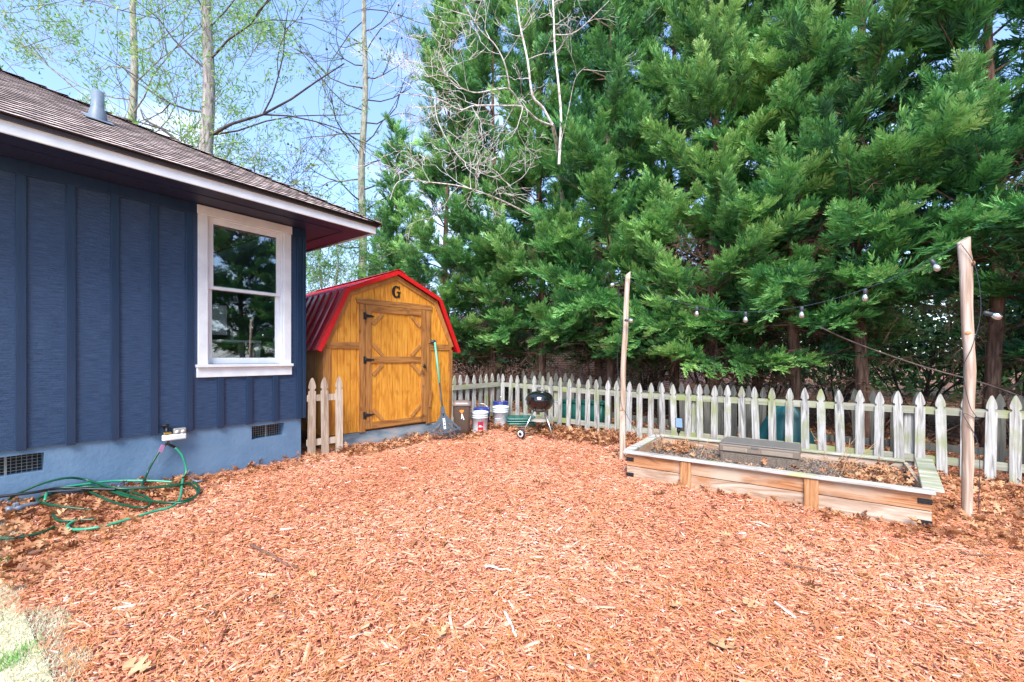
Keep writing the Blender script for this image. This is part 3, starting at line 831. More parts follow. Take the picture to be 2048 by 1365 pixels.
# ------------------------------------------------------------------ picket fences
def picket_mesh(h, wd, mt, seed, th=0.018):
    """French gothic picket: spear head above two round notches"""
    rr = random.Random(seed)
    hw = wd / 2
    H = h
    pts = [(-hw, 0), (hw, 0), (hw, H - 0.185)]
    for k in range(0, 5):       # notch
        a = R(-90 + 45 * k); pts.append((hw - 0.003 - 0.017 * math.cos(a), H - 0.165 + 0.018 * math.sin(a)))
    pts += [(hw - 0.002, H - 0.142), (hw - 0.001, H - 0.12), (hw - 0.008, H - 0.085), (hw - 0.02, H - 0.045), (hw - 0.032, H - 0.015), (0.004, H)]
    half = pts[2:]
    left = [(-a, z) for a, z in reversed(half[:-1])]
    poly = [(-hw, 0), (hw, 0)] + half + left
    poly = [(a + 0.0012 * rr.uniform(-1, 1), z + 0.001 * rr.uniform(-1, 1)) for a, z in poly]
    m = MB().prism(poly, -th / 2, th / 2, axis='y')
    return m


def fence(name, label, start, dirv, n, spacing, h, mt, rail_mt, seed, skip=(), dzf=None, rails=(0.18, 0.74), post_every=13, wd=0.088, group='picket fences', side=1, cat='fence', post_h=0.75, lean=1.6):
    dv = Vector((dirv[0], dirv[1], 0)).normalized()
    rz = math.atan2(dv.y, dv.x)
    root = thing(name, label, cat, (start[0], start[1], 0), rz, group)
    rr = random.Random(seed)
    protos = []
    for k in range(n):
        if k in skip: continue
        dz = dzf(k) if dzf else 0.0
        if len(protos) < 5:
            o = picket_mesh(h, wd, mt, seed * 10 + k).build('picket', mt, root)
            protos.append(o)
        else:
            o = rr.choice(protos).copy(); col.objects.link(o)
        o.location = (k * spacing + rr.uniform(-0.006, 0.006), -0.030 * side, dz + rr.uniform(-0.012, 0.008))
        o.rotation_euler = (rr.uniform(-0.008, 0.008), R(rr.uniform(-lean, lean)), 0)
    L = (n - 1) * spacing
    for z in rails:
        z0a = z + (dzf(0) if dzf else 0); z0b = z + (dzf(n - 1) if dzf else 0)
        m = MB()
        steps = 10
        for q in range(steps):
            a, b_ = -0.05 + (L + 0.1) * q / steps, -0.05 + (L + 0.1) * (q + 1) / steps
            ka, kb = a / spacing, b_ / spacing
            za, zb = z + (dzf(ka) if dzf else 0), z + (dzf(kb) if dzf else 0)
            y0, y1 = -0.020 * side, 0.018 * side
            if y0 > y1: y0, y1 = y1, y0
            vs = [(a, y0, za - 0.042), (b_, y0, zb - 0.042), (b_, y1, zb - 0.042), (a, y1, za - 0.042), (a, y0, za + 0.042), (b_, y0, zb + 0.042), (b_, y1, zb + 0.042), (a, y1, za + 0.042)]
            m.add(vs, [(0, 3, 2, 1), (4, 5, 6, 7), (0, 1, 5, 4), (2, 3, 7, 6)] + ([(3, 0, 4, 7)] if q == 0 else []) + ([(1, 2, 6, 5)] if q == steps - 1 else []))
        m.build('rail', rail_mt, root)
    if post_every:
        k = 6
        while k < n:
            y0, y1 = (0.019, 0.11) if side > 0 else (-0.11, -0.019)
            MB().box(-0.045, 0.045, y0, y1, -0.2, post_h, bev=0.004).build('post', mt, root).location = (k * spacing + 0.09, 0, 0)
            k += post_every
    return root


rise = lambda k: 0.075 * (1 - min(1, max(0, k / 14)))
fence('picket_fence', 'long weathered grey picket fence running behind the raised bed and grill', (0.364 + 0.1, 3.81), (1, 0), 52, 0.1835, 0.95, M['picket'], M['rail'], 3, dzf=rise)
fence('picket_fence', 'short picket fence between the shed corner and the long back fence', (0.364, 3.80 - 0.183 * 7), (0, 1), 8, 0.183, 0.95, M['picket'], M['rail'], 5, dzf=lambda k: 0.075, side=-1, post_every=0)
fence('picket_fence', 'three pale pickets closing the gap between house corner and shed', (0.02, 0.09), (0.22, 0.975), 3, 0.185, 1.08, M['picket_new'], M['picket_new'], 9, rails=(0.20, 0.80), post_every=0, side=1, lean=1.0, wd=0.096)
fence('picket_fence', 'dark grey neighbouring picket fence just behind the long pale fence', (0.65, 4.30), (1, 0.0), 50, 0.1835, 0.93, M['picket_dark'], M['picket_dark'], 12, skip=(7, 12, 13, 14, 24, 25, 26, 27, 33, 34, 35, 43), dzf=lambda k: 0.16 * (1 - min(1, k / 18)), rails=(0.25, 0.70), post_every=0, lean=2.2)

# ------------------------------------------------------------------ raised bed
bed = thing('raised_bed', 'low cedar plank raised garden bed with silvered cap boards', 'raised bed', (3.83, 1.66, 0))
BL, BD, BH = 2.48, 1.28, 0.275
for (z0, z1, mt) in ((-0.03, 0.136, M['cedar_pale']), (0.140, BH, M['cedar'])):
    # front planks, slightly wavy edges
    for (a, b_, yf) in ((0.0, BL, 0.0),):
        m = MB(); N = 40
        rr = random.Random(int(z1 * 1000))
        top = [(a + (b_ - a) * k / N, z1 - 0.002 - 0.003 * rr.random() * (1 if z1 < 0.2 else 0)) for k in range(N, -1, -1)]
        m.prism([(a, z0), (b_, z0)] + top, yf, yf + 0.03, axis='y')
        m.build('front_plank', mt, bed)
    MB().box(0, BL, BD - 0.03, BD, z0, z1).build('back_plank', M['cedar_pale'], bed)
    MB().box(0.0, 0.03, 0.031, BD - 0.031, z0, z1).build('end_plank', M['cedar_pale'], bed)
    MB().box(BL - 0.03, BL, 0.031, BD - 0.031, z0, z1).build('end_plank', M['cedar_pale'], bed)
for xx in (0.63, 1.70):
    MB().box(xx - 0.05, xx + 0.055, -0.030, -0.001, -0.02, BH - 0.003, bev=0.003).build('cleat', M['cedar_post'], bed)
MB().box(-0.03, BL + 0.02, -0.045, 0.050, BH + 0.001, BH + 0.026, bev=0.004).build('cap_board', M['cap'], bed)
MB().box(-0.02, BL - 0.02, BD - 0.05, BD + 0.030, BH + 0.001, BH + 0.026, bev=0.004).build('cap_board', M['cap_moss'], bed)
mz = Matrix.Translation((-0.01, 0.052, 0)) @ Euler((0, 0, R(1.5))).to_matrix().to_4x4()
MB().box(-0.05, 0.05, 0.0, BD - 0.12, BH + 0.0035, BH + 0.028, mz, bev=0.004).build('cap_board', M['cap'], bed)
mz = Matrix.Translation((BL - 0.02, -0.02, 0)) @ Euler((R(1.2), 0, R(-5))).to_matrix().to_4x4()
MB().box(-0.035, 0.095, 0.075, BD + 0.02, BH + 0.004, BH + 0.032, mz, bev=0.005).build('cap_board', M['cap_moss'], bed)
sb = MB()
N1, N2 = 40, 20
pts = [(0.031 + (BL - 0.062) * i / N1, 0.031 + (BD - 0.062) * j / N2) for j in range(N2 + 1) for i in range(N1 + 1)]
sb.add([(a, c, 0.185 + 0.02 * mnoise.noise(Vector((a * 4, c * 4, 0)))) for a, c in pts], [(j * (N1 + 1) + i, j * (N1 + 1) + i + 1, (j + 1) * (N1 + 1) + i + 1, (j + 1) * (N1 + 1) + i) for j in range(N2) for i in range(N1)], True)
sb.build('soil', M['soil'], bed)
for xx in (-0.002, BL - 0.075):
    for zz in (0.02, 0.19):
        m = MB().box(xx - 0.006, xx + 0.080, -0.008, -0.001, zz, zz + 0.042, bev=0.002)
        for q in (0.02, 0.06): m.lathe([(0.001, 0.0), (0.006, 0.0), (0.006, -0.003), (0.001, -0.004)], m=Matrix.Translation((xx + q, -0.008, zz + 0.021)) @ Euler((R(-90), 0, 0)).to_matrix().to_4x4(), n=8)
        m.build('bracket', M['black'], bed)

# worm composter box in the bed
cp = thing('compost_box', 'grey brown ventilated plastic compost box standing in the raised bed', 'compost box', (4.66, 2.27, 0.17))
CL, CD = 0.76, 0.42
m = MB()
m.box(0.02, CL - 0.02, 0.012, CD - 0.01, 0.0, 0.125, bev=0.008)
for k in range(9): m.box(0.02 + 0.09 * k, 0.026 + 0.09 * k, 0.006, 0.0115, 0.01, 0.12)
m.build('body', M['taupe'], cp)
m = MB()
rr = random.Random(4)
for i in range(46):
    for j in range(5):
        xx = 0.035 + i * 0.0152; zz = 0.02 + j * 0.021 + (0.008 if i % 2 else 0)
        if rr.random() < 0.75: m.lathe([(0.0045, 0.0), (0.0035, 0.0006), (0.0001, 0.0008)], m=Matrix.Translation((xx, 0.0115, zz)) @ Euler((R(90), 0, 0)).to_matrix().to_4x4(), n=6)
m.build('air_holes', M['void'], cp)['kind'] = 'stuff'
m = MB()
for k in range(14):
    y = 0.03 + 0.027 * k
    m.box(CL - 0.019, CL - 0.008, y, y + 0.008, 0.01, 0.11)
m.build('end_ribs', M['taupe'], cp)
lid = MB().box(0.0, CL, 0.0, CD, 0.128, 0.215, bev=0.012).build('lid', M['taupe'], cp)
MB().box(0.006, CL - 0.006, 0.006, CD - 0.006, 0.2155, 0.232, bev=0.010).build('lid_top', M['taupe_lid'], lid)
m = MB()
m.box(0.045, 0.285, -0.004, 0.001, 0.142, 0.186, bev=0.002).box(0.42, 0.70, -0.004, 0.001, 0.142, 0.186, bev=0.002)
m.build('relief_panel', M['taupe_light'], lid)
m = MB()
for x0 in (0.15, 0.43, 0.55):
    for i in range(8):
        for j in range(3):
            xx = x0 + i * 0.0155 + (0.006 if j % 2 else 0); zz = 0.15 + j * 0.014
            m.lathe([(0.0038, 0.0), (0.0028, 0.0006), (0.0001, 0.0008)], m=Matrix.Translation((xx, -0.0042, zz)) @ Euler((R(90), 0, 0)).to_matrix().to_4x4(), n=6)
m.build('dot_pattern', M['taupe'], lid)
m = MB().box(0.325, 0.395, -0.006, 0.001, 0.192, 0.212, bev=0.002)
m.build('handle_grip', M['taupe_lid'], lid)


def text_mesh(txt, size, depth, name, mt, parent, loc, rot):
    cu = bpy.data.curves.new(name, 'FONT'); cu.body = txt; cu.size = size; cu.extrude = depth; cu.align_x = 'CENTER'; cu.align_y = 'CENTER'
    to = bpy.data.objects.new(name, cu)
    dg = bpy.context.evaluated_depsgraph_get()
    col.objects.link(to); bpy.context.view_layer.update()
    me = bpy.data.meshes.new_from_object(to.evaluated_get(bpy.context.evaluated_depsgraph_get()))
    bpy.data.objects.remove(to)
    me.materials.clear(); me.materials.append(mt)
    o = bpy.data.objects.new(name, me); col.objects.link(o); o.parent = parent; o.location = loc; o.rotation_euler = rot
    return o


text_mesh('subpod', 0.040, 0.001, 'lettering', M['taupe_light'], lid, (0.352, -0.0015, 0.162), (R(90), 0, 0))

# solar light on a stake
so_ = thing('solar_light', 'small solar panel on a black stake at the back corner of the raised bed', 'solar light', (4.02, 3.045, 0.0), R(30))
m = MB().tube([(0, 0, 0.0), (0, 0, 0.33)], 0.009, 8).lathe([(0.001, 0.33), (0.022, 0.33), (0.026, 0.38), (0.015, 0.39)], n=16)
m.build('stake', M['black'], so_)
mt_ = Matrix.Translation((0, -0.01, 0.46)) @ Euler((R(-28), R(5), 0)).to_matrix().to_4x4()
MB().box(-0.048, 0.048, -0.006, 0.006, -0.070, 0.070, mt_, bev=0.003).build('panel_housing', M['black'], so_)
MB().box(-0.042, 0.042, -0.0085, -0.0063, -0.064, 0.064, mt_).build('solar_cell', M['solar'], so_)

# dry plant stems in the bed
def stem_plant(x, y, z, label, seed, h, n):
    rr = random.Random(seed); m = MB()
    for k in range(n):
        p = Vector((x + rr.uniform(-0.03, 0.03), y + rr.uniform(-0.03, 0.03), z)); d_ = Vector((rr.uniform(-0.7, 0.7), rr.uniform(-0.5, 0.5), 1)).normalized()
        L = h * rr.uniform(0.6, 1.1); pts = [p.copy()]
        for q in range(6):
            d_ = (d_ + Vector((rr.uniform(-0.22, 0.22), rr.uniform(-0.22, 0.22), rr.uniform(-0.1, 0.15)))).normalized()
            p = p + d_ * L / 6; pts.append(p.copy())
        m.tube(pts, [0.0042 * (1 - 0.11 * i) for i in range(7)], 5)
        for q in (2, 3, 4, 5):
            if rr.random() < 0.75:
                e = (d_ + Vector((rr.uniform(-1, 1), rr.uniform(-1, 1), rr.uniform(-0.2, 0.6)))).normalized()
                m.tube([pts[q], pts[q] + e * L * 0.16, pts[q] + e * L * 0.28 + Vector((0, 0, rr.uniform(-0.02, 0.03)))], [0.0025, 0.0018, 0.001], 4)
    return tag(m.build('dry_plant', M['stemdry']), label, 'plant')


M['stemdry'] = mat('dry_stem', [(0.36, 0.20, 0.10), (0.52, 0.34, 0.20)], scale=(30, 30, 30), rough=0.8)
stem_plant(5.72, 2.20, 0.18, 'leafless tan plant stems near the right of the compost box', 2, 0.42, 3)
stem_plant(5.66, 2.42, 0.18, 'thin upright reddish dry stems in front of the fence in the bed', 5, 0.40, 2)
stem_plant(4.42, 2.35, 0.18, 'thin leaning dry stems at the left of the compost box', 8, 0.46, 3)
stem_plant(4.02, 2.15, 0.20, 'dark wiry dead stems by the bed left end', 13, 0.45, 5)

# ------------------------------------------------------------------ poles and string lights
def crooked_pole(base, top, r0, r1, seed, label, knots):
    t = thing('wooden_pole', label, 'pole', base)
    rr = random.Random(seed)
    n, N = 12, 26
    H = top - Vector(base)
    vs, fs = [], []
    for i in range(N + 1):
        s = i / N
        c = H * s + Vector((0.010 * math.sin(s * 7 + seed) + 0.004 * math.sin(s * 19 + seed), 0.008 * math.cos(s * 8 + seed), 0))
        c.z = -0.05 * (1 - s) + H.z * s
        for k in range(n):
            a = 2 * math.pi * k / n
            r = (r0 + (r1 - r0) * s) * (1 + 0.10 * math.sin(3 * a + seed) + 0.05 * math.sin(2 * a + s * 9) + 0.04 * math.sin(s * 40 + a * 2))
            for ks, ka, kh in knots:
                r += kh * math.exp(-((s - ks) / 0.018) ** 2) * max(0, math.cos(a - ka)) ** 2
            zt = 0.0
            if i == N: zt = 0.025 * math.cos(a - 0.5)
            vs.append((c.x + r * math.cos(a), c.y + r * math.sin(a), c.z + zt))
    for i in range(N):
        for k in range(n):
            k2 = (k + 1) % n; fs.append((i * n + k, i * n + k2, (i + 1) * n + k2, (i + 1) * n + k))
    fs.append(tuple(N * n + k for k in range(n)))
    m = MB().add(vs, fs, True); m.sm[-1] = False
    m.build('shaft', M['pole'], t)
    for ks, ka, kh in knots:
        c = H * ks
        q = MB().lathe([(0.001, 0.006), (0.016, 0.004), (0.020, 0.0)], m=Matrix.Translation((c.x + (r0 + kh) * 0.98 * math.cos(ka), c.y + (r0 + kh) * 0.98 * math.sin(ka), c.z)) @ Euler((0, R(90), ka)).to_matrix().to_4x4(), n=14)
        q.build('knot', M['cedar_post'], t)
    return t


A = R(-65)
P1b, P1t = Vector((3.45, 2.43, 0)), Vector((3.52, 2.46, 2.45))
P2b, P2t = Vector((6.62, 2.20, 0)), Vector((6.60, 2.20, 2.35))
M_pole = crooked_pole(P1b, P1t, 0.040, 0.032, 1, 'slim crooked wooden pole at the left end of the raised bed', [(0.27, A - 0.4, 0.012)])
crooked_pole(P2b, P2t, 0.034, 0.038, 4, 'thick knotty peeled wooden pole behind the right end of the raised bed', [(0.91, A + 0.5, 0.014), (0.66, A - 0.5, 0.012)])

sl_ = thing('string_lights', 'dark cord of clear round bulbs slung between the two wooden poles', 'string lights', (0, 0, 0))
S1, S2 = Vector((3.55, 2.41, 2.37)), Vector((6.56, 2.155, 2.31))


def sagp(s):
    p = S1.lerp(S2, s); p.z -= 0.50 * 4 * s * (1 - s); return p


pts = [sagp(k / 40) for k in range(41)]
pd1 = [Vector((3.48, 2.37, 0.75)), Vector((3.42, 2.38, 1.3)), Vector((3.475, 2.36, 1.75)), Vector((3.43, 2.40, 2.1)), Vector((3.47, 2.38, 2.35)), S1]
pd1 = [Vector((3.62, 2.6, 0.3)), Vector((3.53, 2.40, 0.62))] + pd1
pd2 = [S2, Vector((6.645, 2.15, 2.1)), Vector((6.68, 2.17, 1.75)), Vector((6.63, 2.155, 1.45)), Vector((6.575, 2.155, 1.25)), Vector((6.61, 2.15, 0.95)), Vector((6.665, 2.17, 0.83)), Vector((6.575, 2.155, 0.87)), Vector((6.67, 2.18, 0.6)), Vector((6.67, 2.19, 0.06))]


def spline(P, n=8):
    P = [Vector(p) for p in P]
    out = []
    for i in range(len(P) - 1):
        p0, p1, p2, p3 = P[max(i - 1, 0)], P[i], P[i + 1], P[min(i + 2, len(P) - 1)]
        for k in range(n):
            t = k / n
            out.append(0.5 * ((2 * p1) + (p2 - p0) * t + (2 * p0 - 5 * p1 + 4 * p2 - p3) * t * t + (3 * p1 - p0 - 3 * p2 + p3) * t ** 3))
    out.append(P[-1]); return out


MB().tube(spline(pd1, 6) + pts[1:] + spline(pd2, 6)[1:], 0.0026, 6).build('cord', M['cord'], sl_)


def bulb(p, d, parent=sl_):
    q = Vector(d).normalized().to_track_quat('-Z', 'Y').to_matrix().to_4x4()
    m_ = Matrix.Translation(p) @ q @ Matrix.Scale(1.12, 4)
    b_ = MB().lathe([(0.001, 0.0), (0.012, 0.0), (0.015, -0.01), (0.016, -0.045), (0.010, -0.048)], m=m_, n=14).build('bulb', M['socket'], parent)
    MB().lathe([(0.012, -0.046), (0.020, -0.056), (0.0255, -0.075), (0.022, -0.094), (0.012, -0.103), (0.0005, -0.105)], m=m_, n=18).build('bulb_glass', M['bulb'], b_)
    MB().lathe([(0.010, -0.05), (0.017, -0.062), (0.020, -0.076), (0.016, -0.09), (0.001, -0.097)], m=m_, n=8).build('frosted_core', M['sticker'], b_)


for u in (1394, 1491, 1604, 1730, 1862):
    best = min((k / 400 for k in range(401)), key=lambda s: abs(((lambda p: (lambda X, Y: 1024 + 865 * X / Y)(math.cos(YAW) * (p.x - CAM.x) + math.sin(YAW) * (p.y - CAM.y), -math.sin(YAW) * (p.x - CAM.x) + math.cos(YAW) * (p.y - CAM.y)))(sagp(s))) - u))
    bulb(sagp(best), (0.1 if u > 1800 else 0.0, 0, -1) if u < 1800 else (0.45, -0.2, -1))
bulb(Vector((3.44, 2.37, 2.33)), (-0.55, -0.4, -0.25))
bulb(Vector((3.53, 2.36, 1.83)), (1, -0.1, -0.1))
bulb(Vector((6.69, 2.14, 1.72)), (1, 0.1, -0.45))

# ------------------------------------------------------------------ rake
rk_ = thing('leaf_rake', 'dark plastic leaf rake with mint green grip leaning on the shed front', 'rake', (0, 0, 0))
B0 = Vector((0.62, 2.05, g1(0.62, 2.05) + 0.005)); T0 = Vector((0.115, 2.28, 1.64))
ax = (T0 - B0).normalized()
side_v = Vector((0.62, 0.78, 0)); side_v = (side_v - ax * side_v.dot(ax)).normalized()
nrm = side_v.cross(ax).normalized()
if nrm.dot(Vector((1, -1, 0))) < 0: nrm = -nrm
rm_ = Matrix((( side_v.x, nrm.x, ax.x, B0.x), (side_v.y, nrm.y, ax.y, B0.y), (side_v.z, nrm.z, ax.z, B0.z), (0, 0, 0, 1)))
LT = (T0 - B0).length
rk_.matrix_world = rm_
MB().tube([(0, 0, 0.40), (0, 0, 0.98)], 0.0135, 12).build('handle', M['cord'], rk_)
MB().tube([(0, 0, 0.97), (0, 0, LT)], 0.017, 12).build('grip', M['mint'], rk_)
MB().tube([(0.012, 0, LT - 0.01), (-0.075, 0.0, LT - 0.02)], 0.026, 12).build('hook_end', M['plastic_dark'], rk_)
fn = MB()
fn.prism([(-0.035, 0.44), (0.035, 0.44), (0.028, 0.56), (-0.028, 0.56)], -0.022, 0.022, axis='y')
fn.prism([(-0.265, 0.13), (-0.245, 0.17), (-0.20, 0.235), (-0.13, 0.31), (-0.07, 0.38), (-0.035, 0.45), (0.035, 0.45), (0.07, 0.38), (0.13, 0.31), (0.20, 0.235), (0.245, 0.17), (0.265, 0.13),
          (0.235, 0.135), (0.19, 0.20), (0.12, 0.27), (0.055, 0.30), (0.05, 0.16), (0.0, 0.135), (-0.05, 0.16), (-0.055, 0.30), (-0.12, 0.27), (-0.19, 0.20), (-0.235, 0.135)], -0.010, 0.010, axis='y')
arc = [(0.27 * math.sin(a_), 0.155 - 0.03 * math.cos(2.2 * a_)) for a_ in [R(-75 + 150 * k / 24) for k in range(25)]]
for k in range(24):
    (a1, b1), (a2, b2) = arc[k], arc[k + 1]
    fn.prism([(a1, b1 - 0.012), (a2, b2 - 0.012), (a2, b2 + 0.010), (a1, b1 + 0.010)], -0.008, 0.008, axis='y')
fn.build('rake_head', M['plastic_dark'], rk_)
tn = MB()
for k in range(27):
    f_ = -1 + 2 * k / 26
    xt, xm, xtop = 0.275 * f_, 0.262 * f_, 0.20 * f_
    z_top = 0.17 + 0.19 * (1 - abs(f_)) ** 0.8
    tn.tube([(xtop * 0.55, 0, z_top), (xm, 0, 0.15), (xt, -0.0, 0.03 + 0.04 * (1 - f_ * f_) * 0), (xt * 1.01, 0.035, -0.005)], [0.0035, 0.0042, 0.0035, 0.0025], 5)
tn.build('tines', M['plastic_dark'], rk_)
MB().box(-0.018, 0.018, 0.0235, 0.026, 0.18, 0.36, bev=0.002).build('sticker', M['sticker'], rk_)
MB().box(-0.012, 0.012, 0.0262, 0.0270, 0.22, 0.25).box(-0.010, 0.010, 0.0262, 0.0270, 0.27, 0.30).build('sticker_mark', M['black'], rk_)

# ------------------------------------------------------------------ bin, buckets, lids, grill
gz = lambda x, y: g1(x, y)
bn = thing('waste_bin', 'tall brown plastic bin with domed lid beside the shed corner', 'bin', (0.545, 2.52, gz(0.545, 2.52)), R(38))


def rrect(hx, hy, r, n=5):
    out = []
    for cx, cy, a0 in ((hx - r, hy - r, 0), (-hx + r, hy - r, 90), (-hx + r, -hy + r, 180), (hx - r, -hy + r, 270)):
        for k in range(n + 1):
            a = R(a0 + 90 * k / n); out.append((cx + r * math.cos(a), cy + r * math.sin(a)))
    return out


def loft(rings, m=None, cap0=True, cap1=True, smooth=True):
    mb = MB(); vs, fs = [], []; n = len(rings[0][0])
    for poly, z in rings:
        for a, b_ in poly: vs.append((a, b_, z))
    for i in range(len(rings) - 1):
        for k in range(n):
            k2 = (k + 1) % n; fs.append((i * n + k, i * n + k2, (i + 1) * n + k2, (i + 1) * n + k))
    nf = len(fs)
    if cap0: fs.append(tuple(range(n))[::-1])
    if cap1: fs.append(tuple((len(rings) - 1) * n + k for k in range(n)))
    if m is not None: vs = [m @ Vector(v) for v in vs]
    mb.add(vs, fs, smooth)
    for q in range(nf, len(fs)): mb.sm[q] = False
    return mb


loft([(rrect(0.115, 0.085, 0.04), 0.0), (rrect(0.125, 0.095, 0.045), 0.12), (rrect(0.150, 0.12, 0.05), 0.50), (rrect(0.150, 0.12, 0.05), 0.51)]).build('body', M['bin'], bn)
loft([(rrect(0.160, 0.13, 0.055), 0.513), (rrect(0.165, 0.135, 0.06), 0.535), (rrect(0.155, 0.125, 0.06), 0.575), (rrect(0.11, 0.085, 0.05), 0.605), (rrect(0.05, 0.03, 0.02), 0.612)]).build('lid', M['bin_lid'], bn)
st_ = MB().prism([(-0.035, 0.455), (0.035, 0.455), (0.035, 0.425), (0.0, 0.395), (-0.035, 0.425)], -0.119, -0.1155, axis='y')
st_.v = [(x_, y_ - 0.0, z_) for x_, y_, z_ in st_.v]
st_.build('orange_sticker', M['orange'], bn)
MB().prism([(-0.006, 0.39), (0.008, 0.39), (0.045, 0.29), (0.028, 0.285)], -0.1165, -0.112, axis='y').prism([(-0.004, 0.385), (0.006, 0.385), (0.004, 0.30), (-0.012, 0.305)], -0.1172, -0.1125, axis='y').build('paper_tag', M['sticker'], bn)


def bucket(x, y, label, body_mt, lid, rz, rim=None, z=None, tilt=0, bail=True, group='five gallon buckets'):
    t = thing('bucket', label, 'bucket', (x, y, gz(x, y) - 0.005 if z is None else z), rz, group)
    t.rotation_euler = (tilt, 0, rz)
    pr = [(0.001, 0.0), (0.128, 0.0), (0.131, 0.01), (0.141, 0.27), (0.150, 0.272), (0.150, 0.282), (0.142, 0.284), (0.143, 0.305), (0.150, 0.307), (0.150, 0.317), (0.143, 0.319), (0.144, 0.345), (0.151, 0.347), (0.151, 0.362), (0.145, 0.364)]
    if not lid: pr += [(0.140, 0.362), (0.130, 0.05), (0.001, 0.045)]
    MB().lathe(pr, n=36).build('body', body_mt, t)
    if lid:
        MB().lathe([(0.153, 0.345), (0.155, 0.350), (0.155, 0.372), (0.150, 0.376), (0.143, 0.376), (0.141, 0.368), (0.001, 0.368)], n=36).build('lid', M['bucket'] if body_mt is M['bucket'] else body_mt, t)
    if bail:
        up = not lid or bail == 'up'
        hp = [(-0.152, 0, 0.30)] + [(-0.152 * math.cos(R(a)), -(0.0 if up else 0.11) * math.sin(R(a)) - (0 if up else 0.01), 0.30 + (0.15 if up else -0.13) * math.sin(R(a))) for a in range(10, 171, 16)] + [(0.152, 0, 0.30)]
        if not up: hp = [(p[0], p[1] - 0.09 * math.sin(math.acos(max(-1, min(1, p[0] / 0.152)))) , p[2]) for p in hp]
        h_ = MB().tube(hp, 0.003, 6).build('bail_handle', M['chrome'], t)
        c = hp[len(hp) // 2]
        MB().tube([(c[0] - 0.04, c[1], c[2]), (c[0] + 0.04, c[1], c[2])], 0.009, 8).build('handle_grip', M['bucket'], h_)
    return t


def curved_label(parent, r, z0, z1, a0, a1, mt, name):
    n = 12; vs = []; fs = []
    for k in range(n + 1):
        a = R(a0 + (a1 - a0) * k / n)
        for z in (z0, z1):
            rr_ = 0.131 + (0.141 - 0.131) * (z - 0.01) / 0.26 + r
            vs.append((rr_ * math.cos(a), rr_ * math.sin(a), z))
    for k in range(n): fs.append((2 * k, 2 * k + 2, 2 * k + 3, 2 * k + 1))
    return MB().add(vs, fs, True).build(name, mt, parent)


bk = bucket(0.70, 2.80, 'white lidded bucket with a red label standing next to the brown bin', M['bucket'], True, 0, bail=False)
lb = curved_label(bk, 0.0015, 0.035, 0.215, -63, -22, M['label_red'], 'red_label')
curved_label(lb, 0.0025, 0.12, 0.132, -58, -28, M['sticker'], 'label_writing')
curved_label(lb, 0.0026, 0.137, 0.150, -55, -38, M['sticker'], 'label_writing')
curved_label(lb, 0.0026, 0.060, 0.066, -58, -30, M['sticker'], 'label_writing')
curved_label(lb, 0.0027, 0.175, 0.200, -48, -38, M['bucket_blue'], 'label_mark')
bucket(0.77, 3.32, 'plain white lidded bucket with hanging wire handle left of the green lids', M['bucket'], True, R(20), bail='down')
bucket(0.52, 3.08, 'blue lidded bucket half hidden behind the red labelled white bucket', M['bucket_blue'], True, R(10), bail='up')
bk = bucket(0.58, 3.56, 'open blue bucket of twigs by the fence corner', M['bucket_blue'], False, R(-40), bail='up', z=gz(0.5, 3.6) + 0.05)
tw = MB(); rr = random.Random(3)
for k in range(34):
    a = rr.uniform(0, 6.28); r_ = rr.uniform(0, 0.10); e = Vector((rr.uniform(-1, 1), rr.uniform(-1, 1), rr.uniform(0.0, 0.6))).normalized()
    p = Vector((r_ * math.cos(a), r_ * math.sin(a), 0.34)); tw.tube([p, p + e * rr.uniform(0.04, 0.10)], [0.004, 0.002], 4)
tw.lathe([(0.001, 0.345), (0.12, 0.335), (0.138, 0.33)], n=20)
tag(tw.build('twig_bundle', M['stick_dark'], None), 'dry twigs heaped in the open blue bucket', 'twigs')
bpy.data.objects['twig_bundle'].location = bk.location

for k in range(5):
    rot = R(36 + (k % 3 - 1) * 3)
    x0, y0 = 1.13 + 0.008 * ((k * 7) % 3), 3.44 + 0.006 * ((k * 5) % 3)
    q = thing('plastic_lid', ['bottom', 'second', 'middle', 'fourth', 'topmost'][k] + ' green plastic tote lid in the stack beside the grill', 'lid', (x0, y0, gz(x0, y0) + 0.005 + 0.042 * k), rot, 'stacked green lids')
    mb = loft([(rrect(0.255, 0.195, 0.05), 0.0), (rrect(0.262, 0.202, 0.05), 0.004), (rrect(0.262, 0.202, 0.05), 0.018), (rrect(0.235, 0.175, 0.045), 0.036), (rrect(0.225, 0.165, 0.04), 0.0385), (rrect(0.18, 0.12, 0.03), 0.031)])
    mb.build('lid_panel', M['teal'], q)
    if k == 4:
        MB().box(-0.03, 0.03, -0.012, 0.012, 0.0312, 0.046, bev=0.004).build('handle', M['teal'], q)

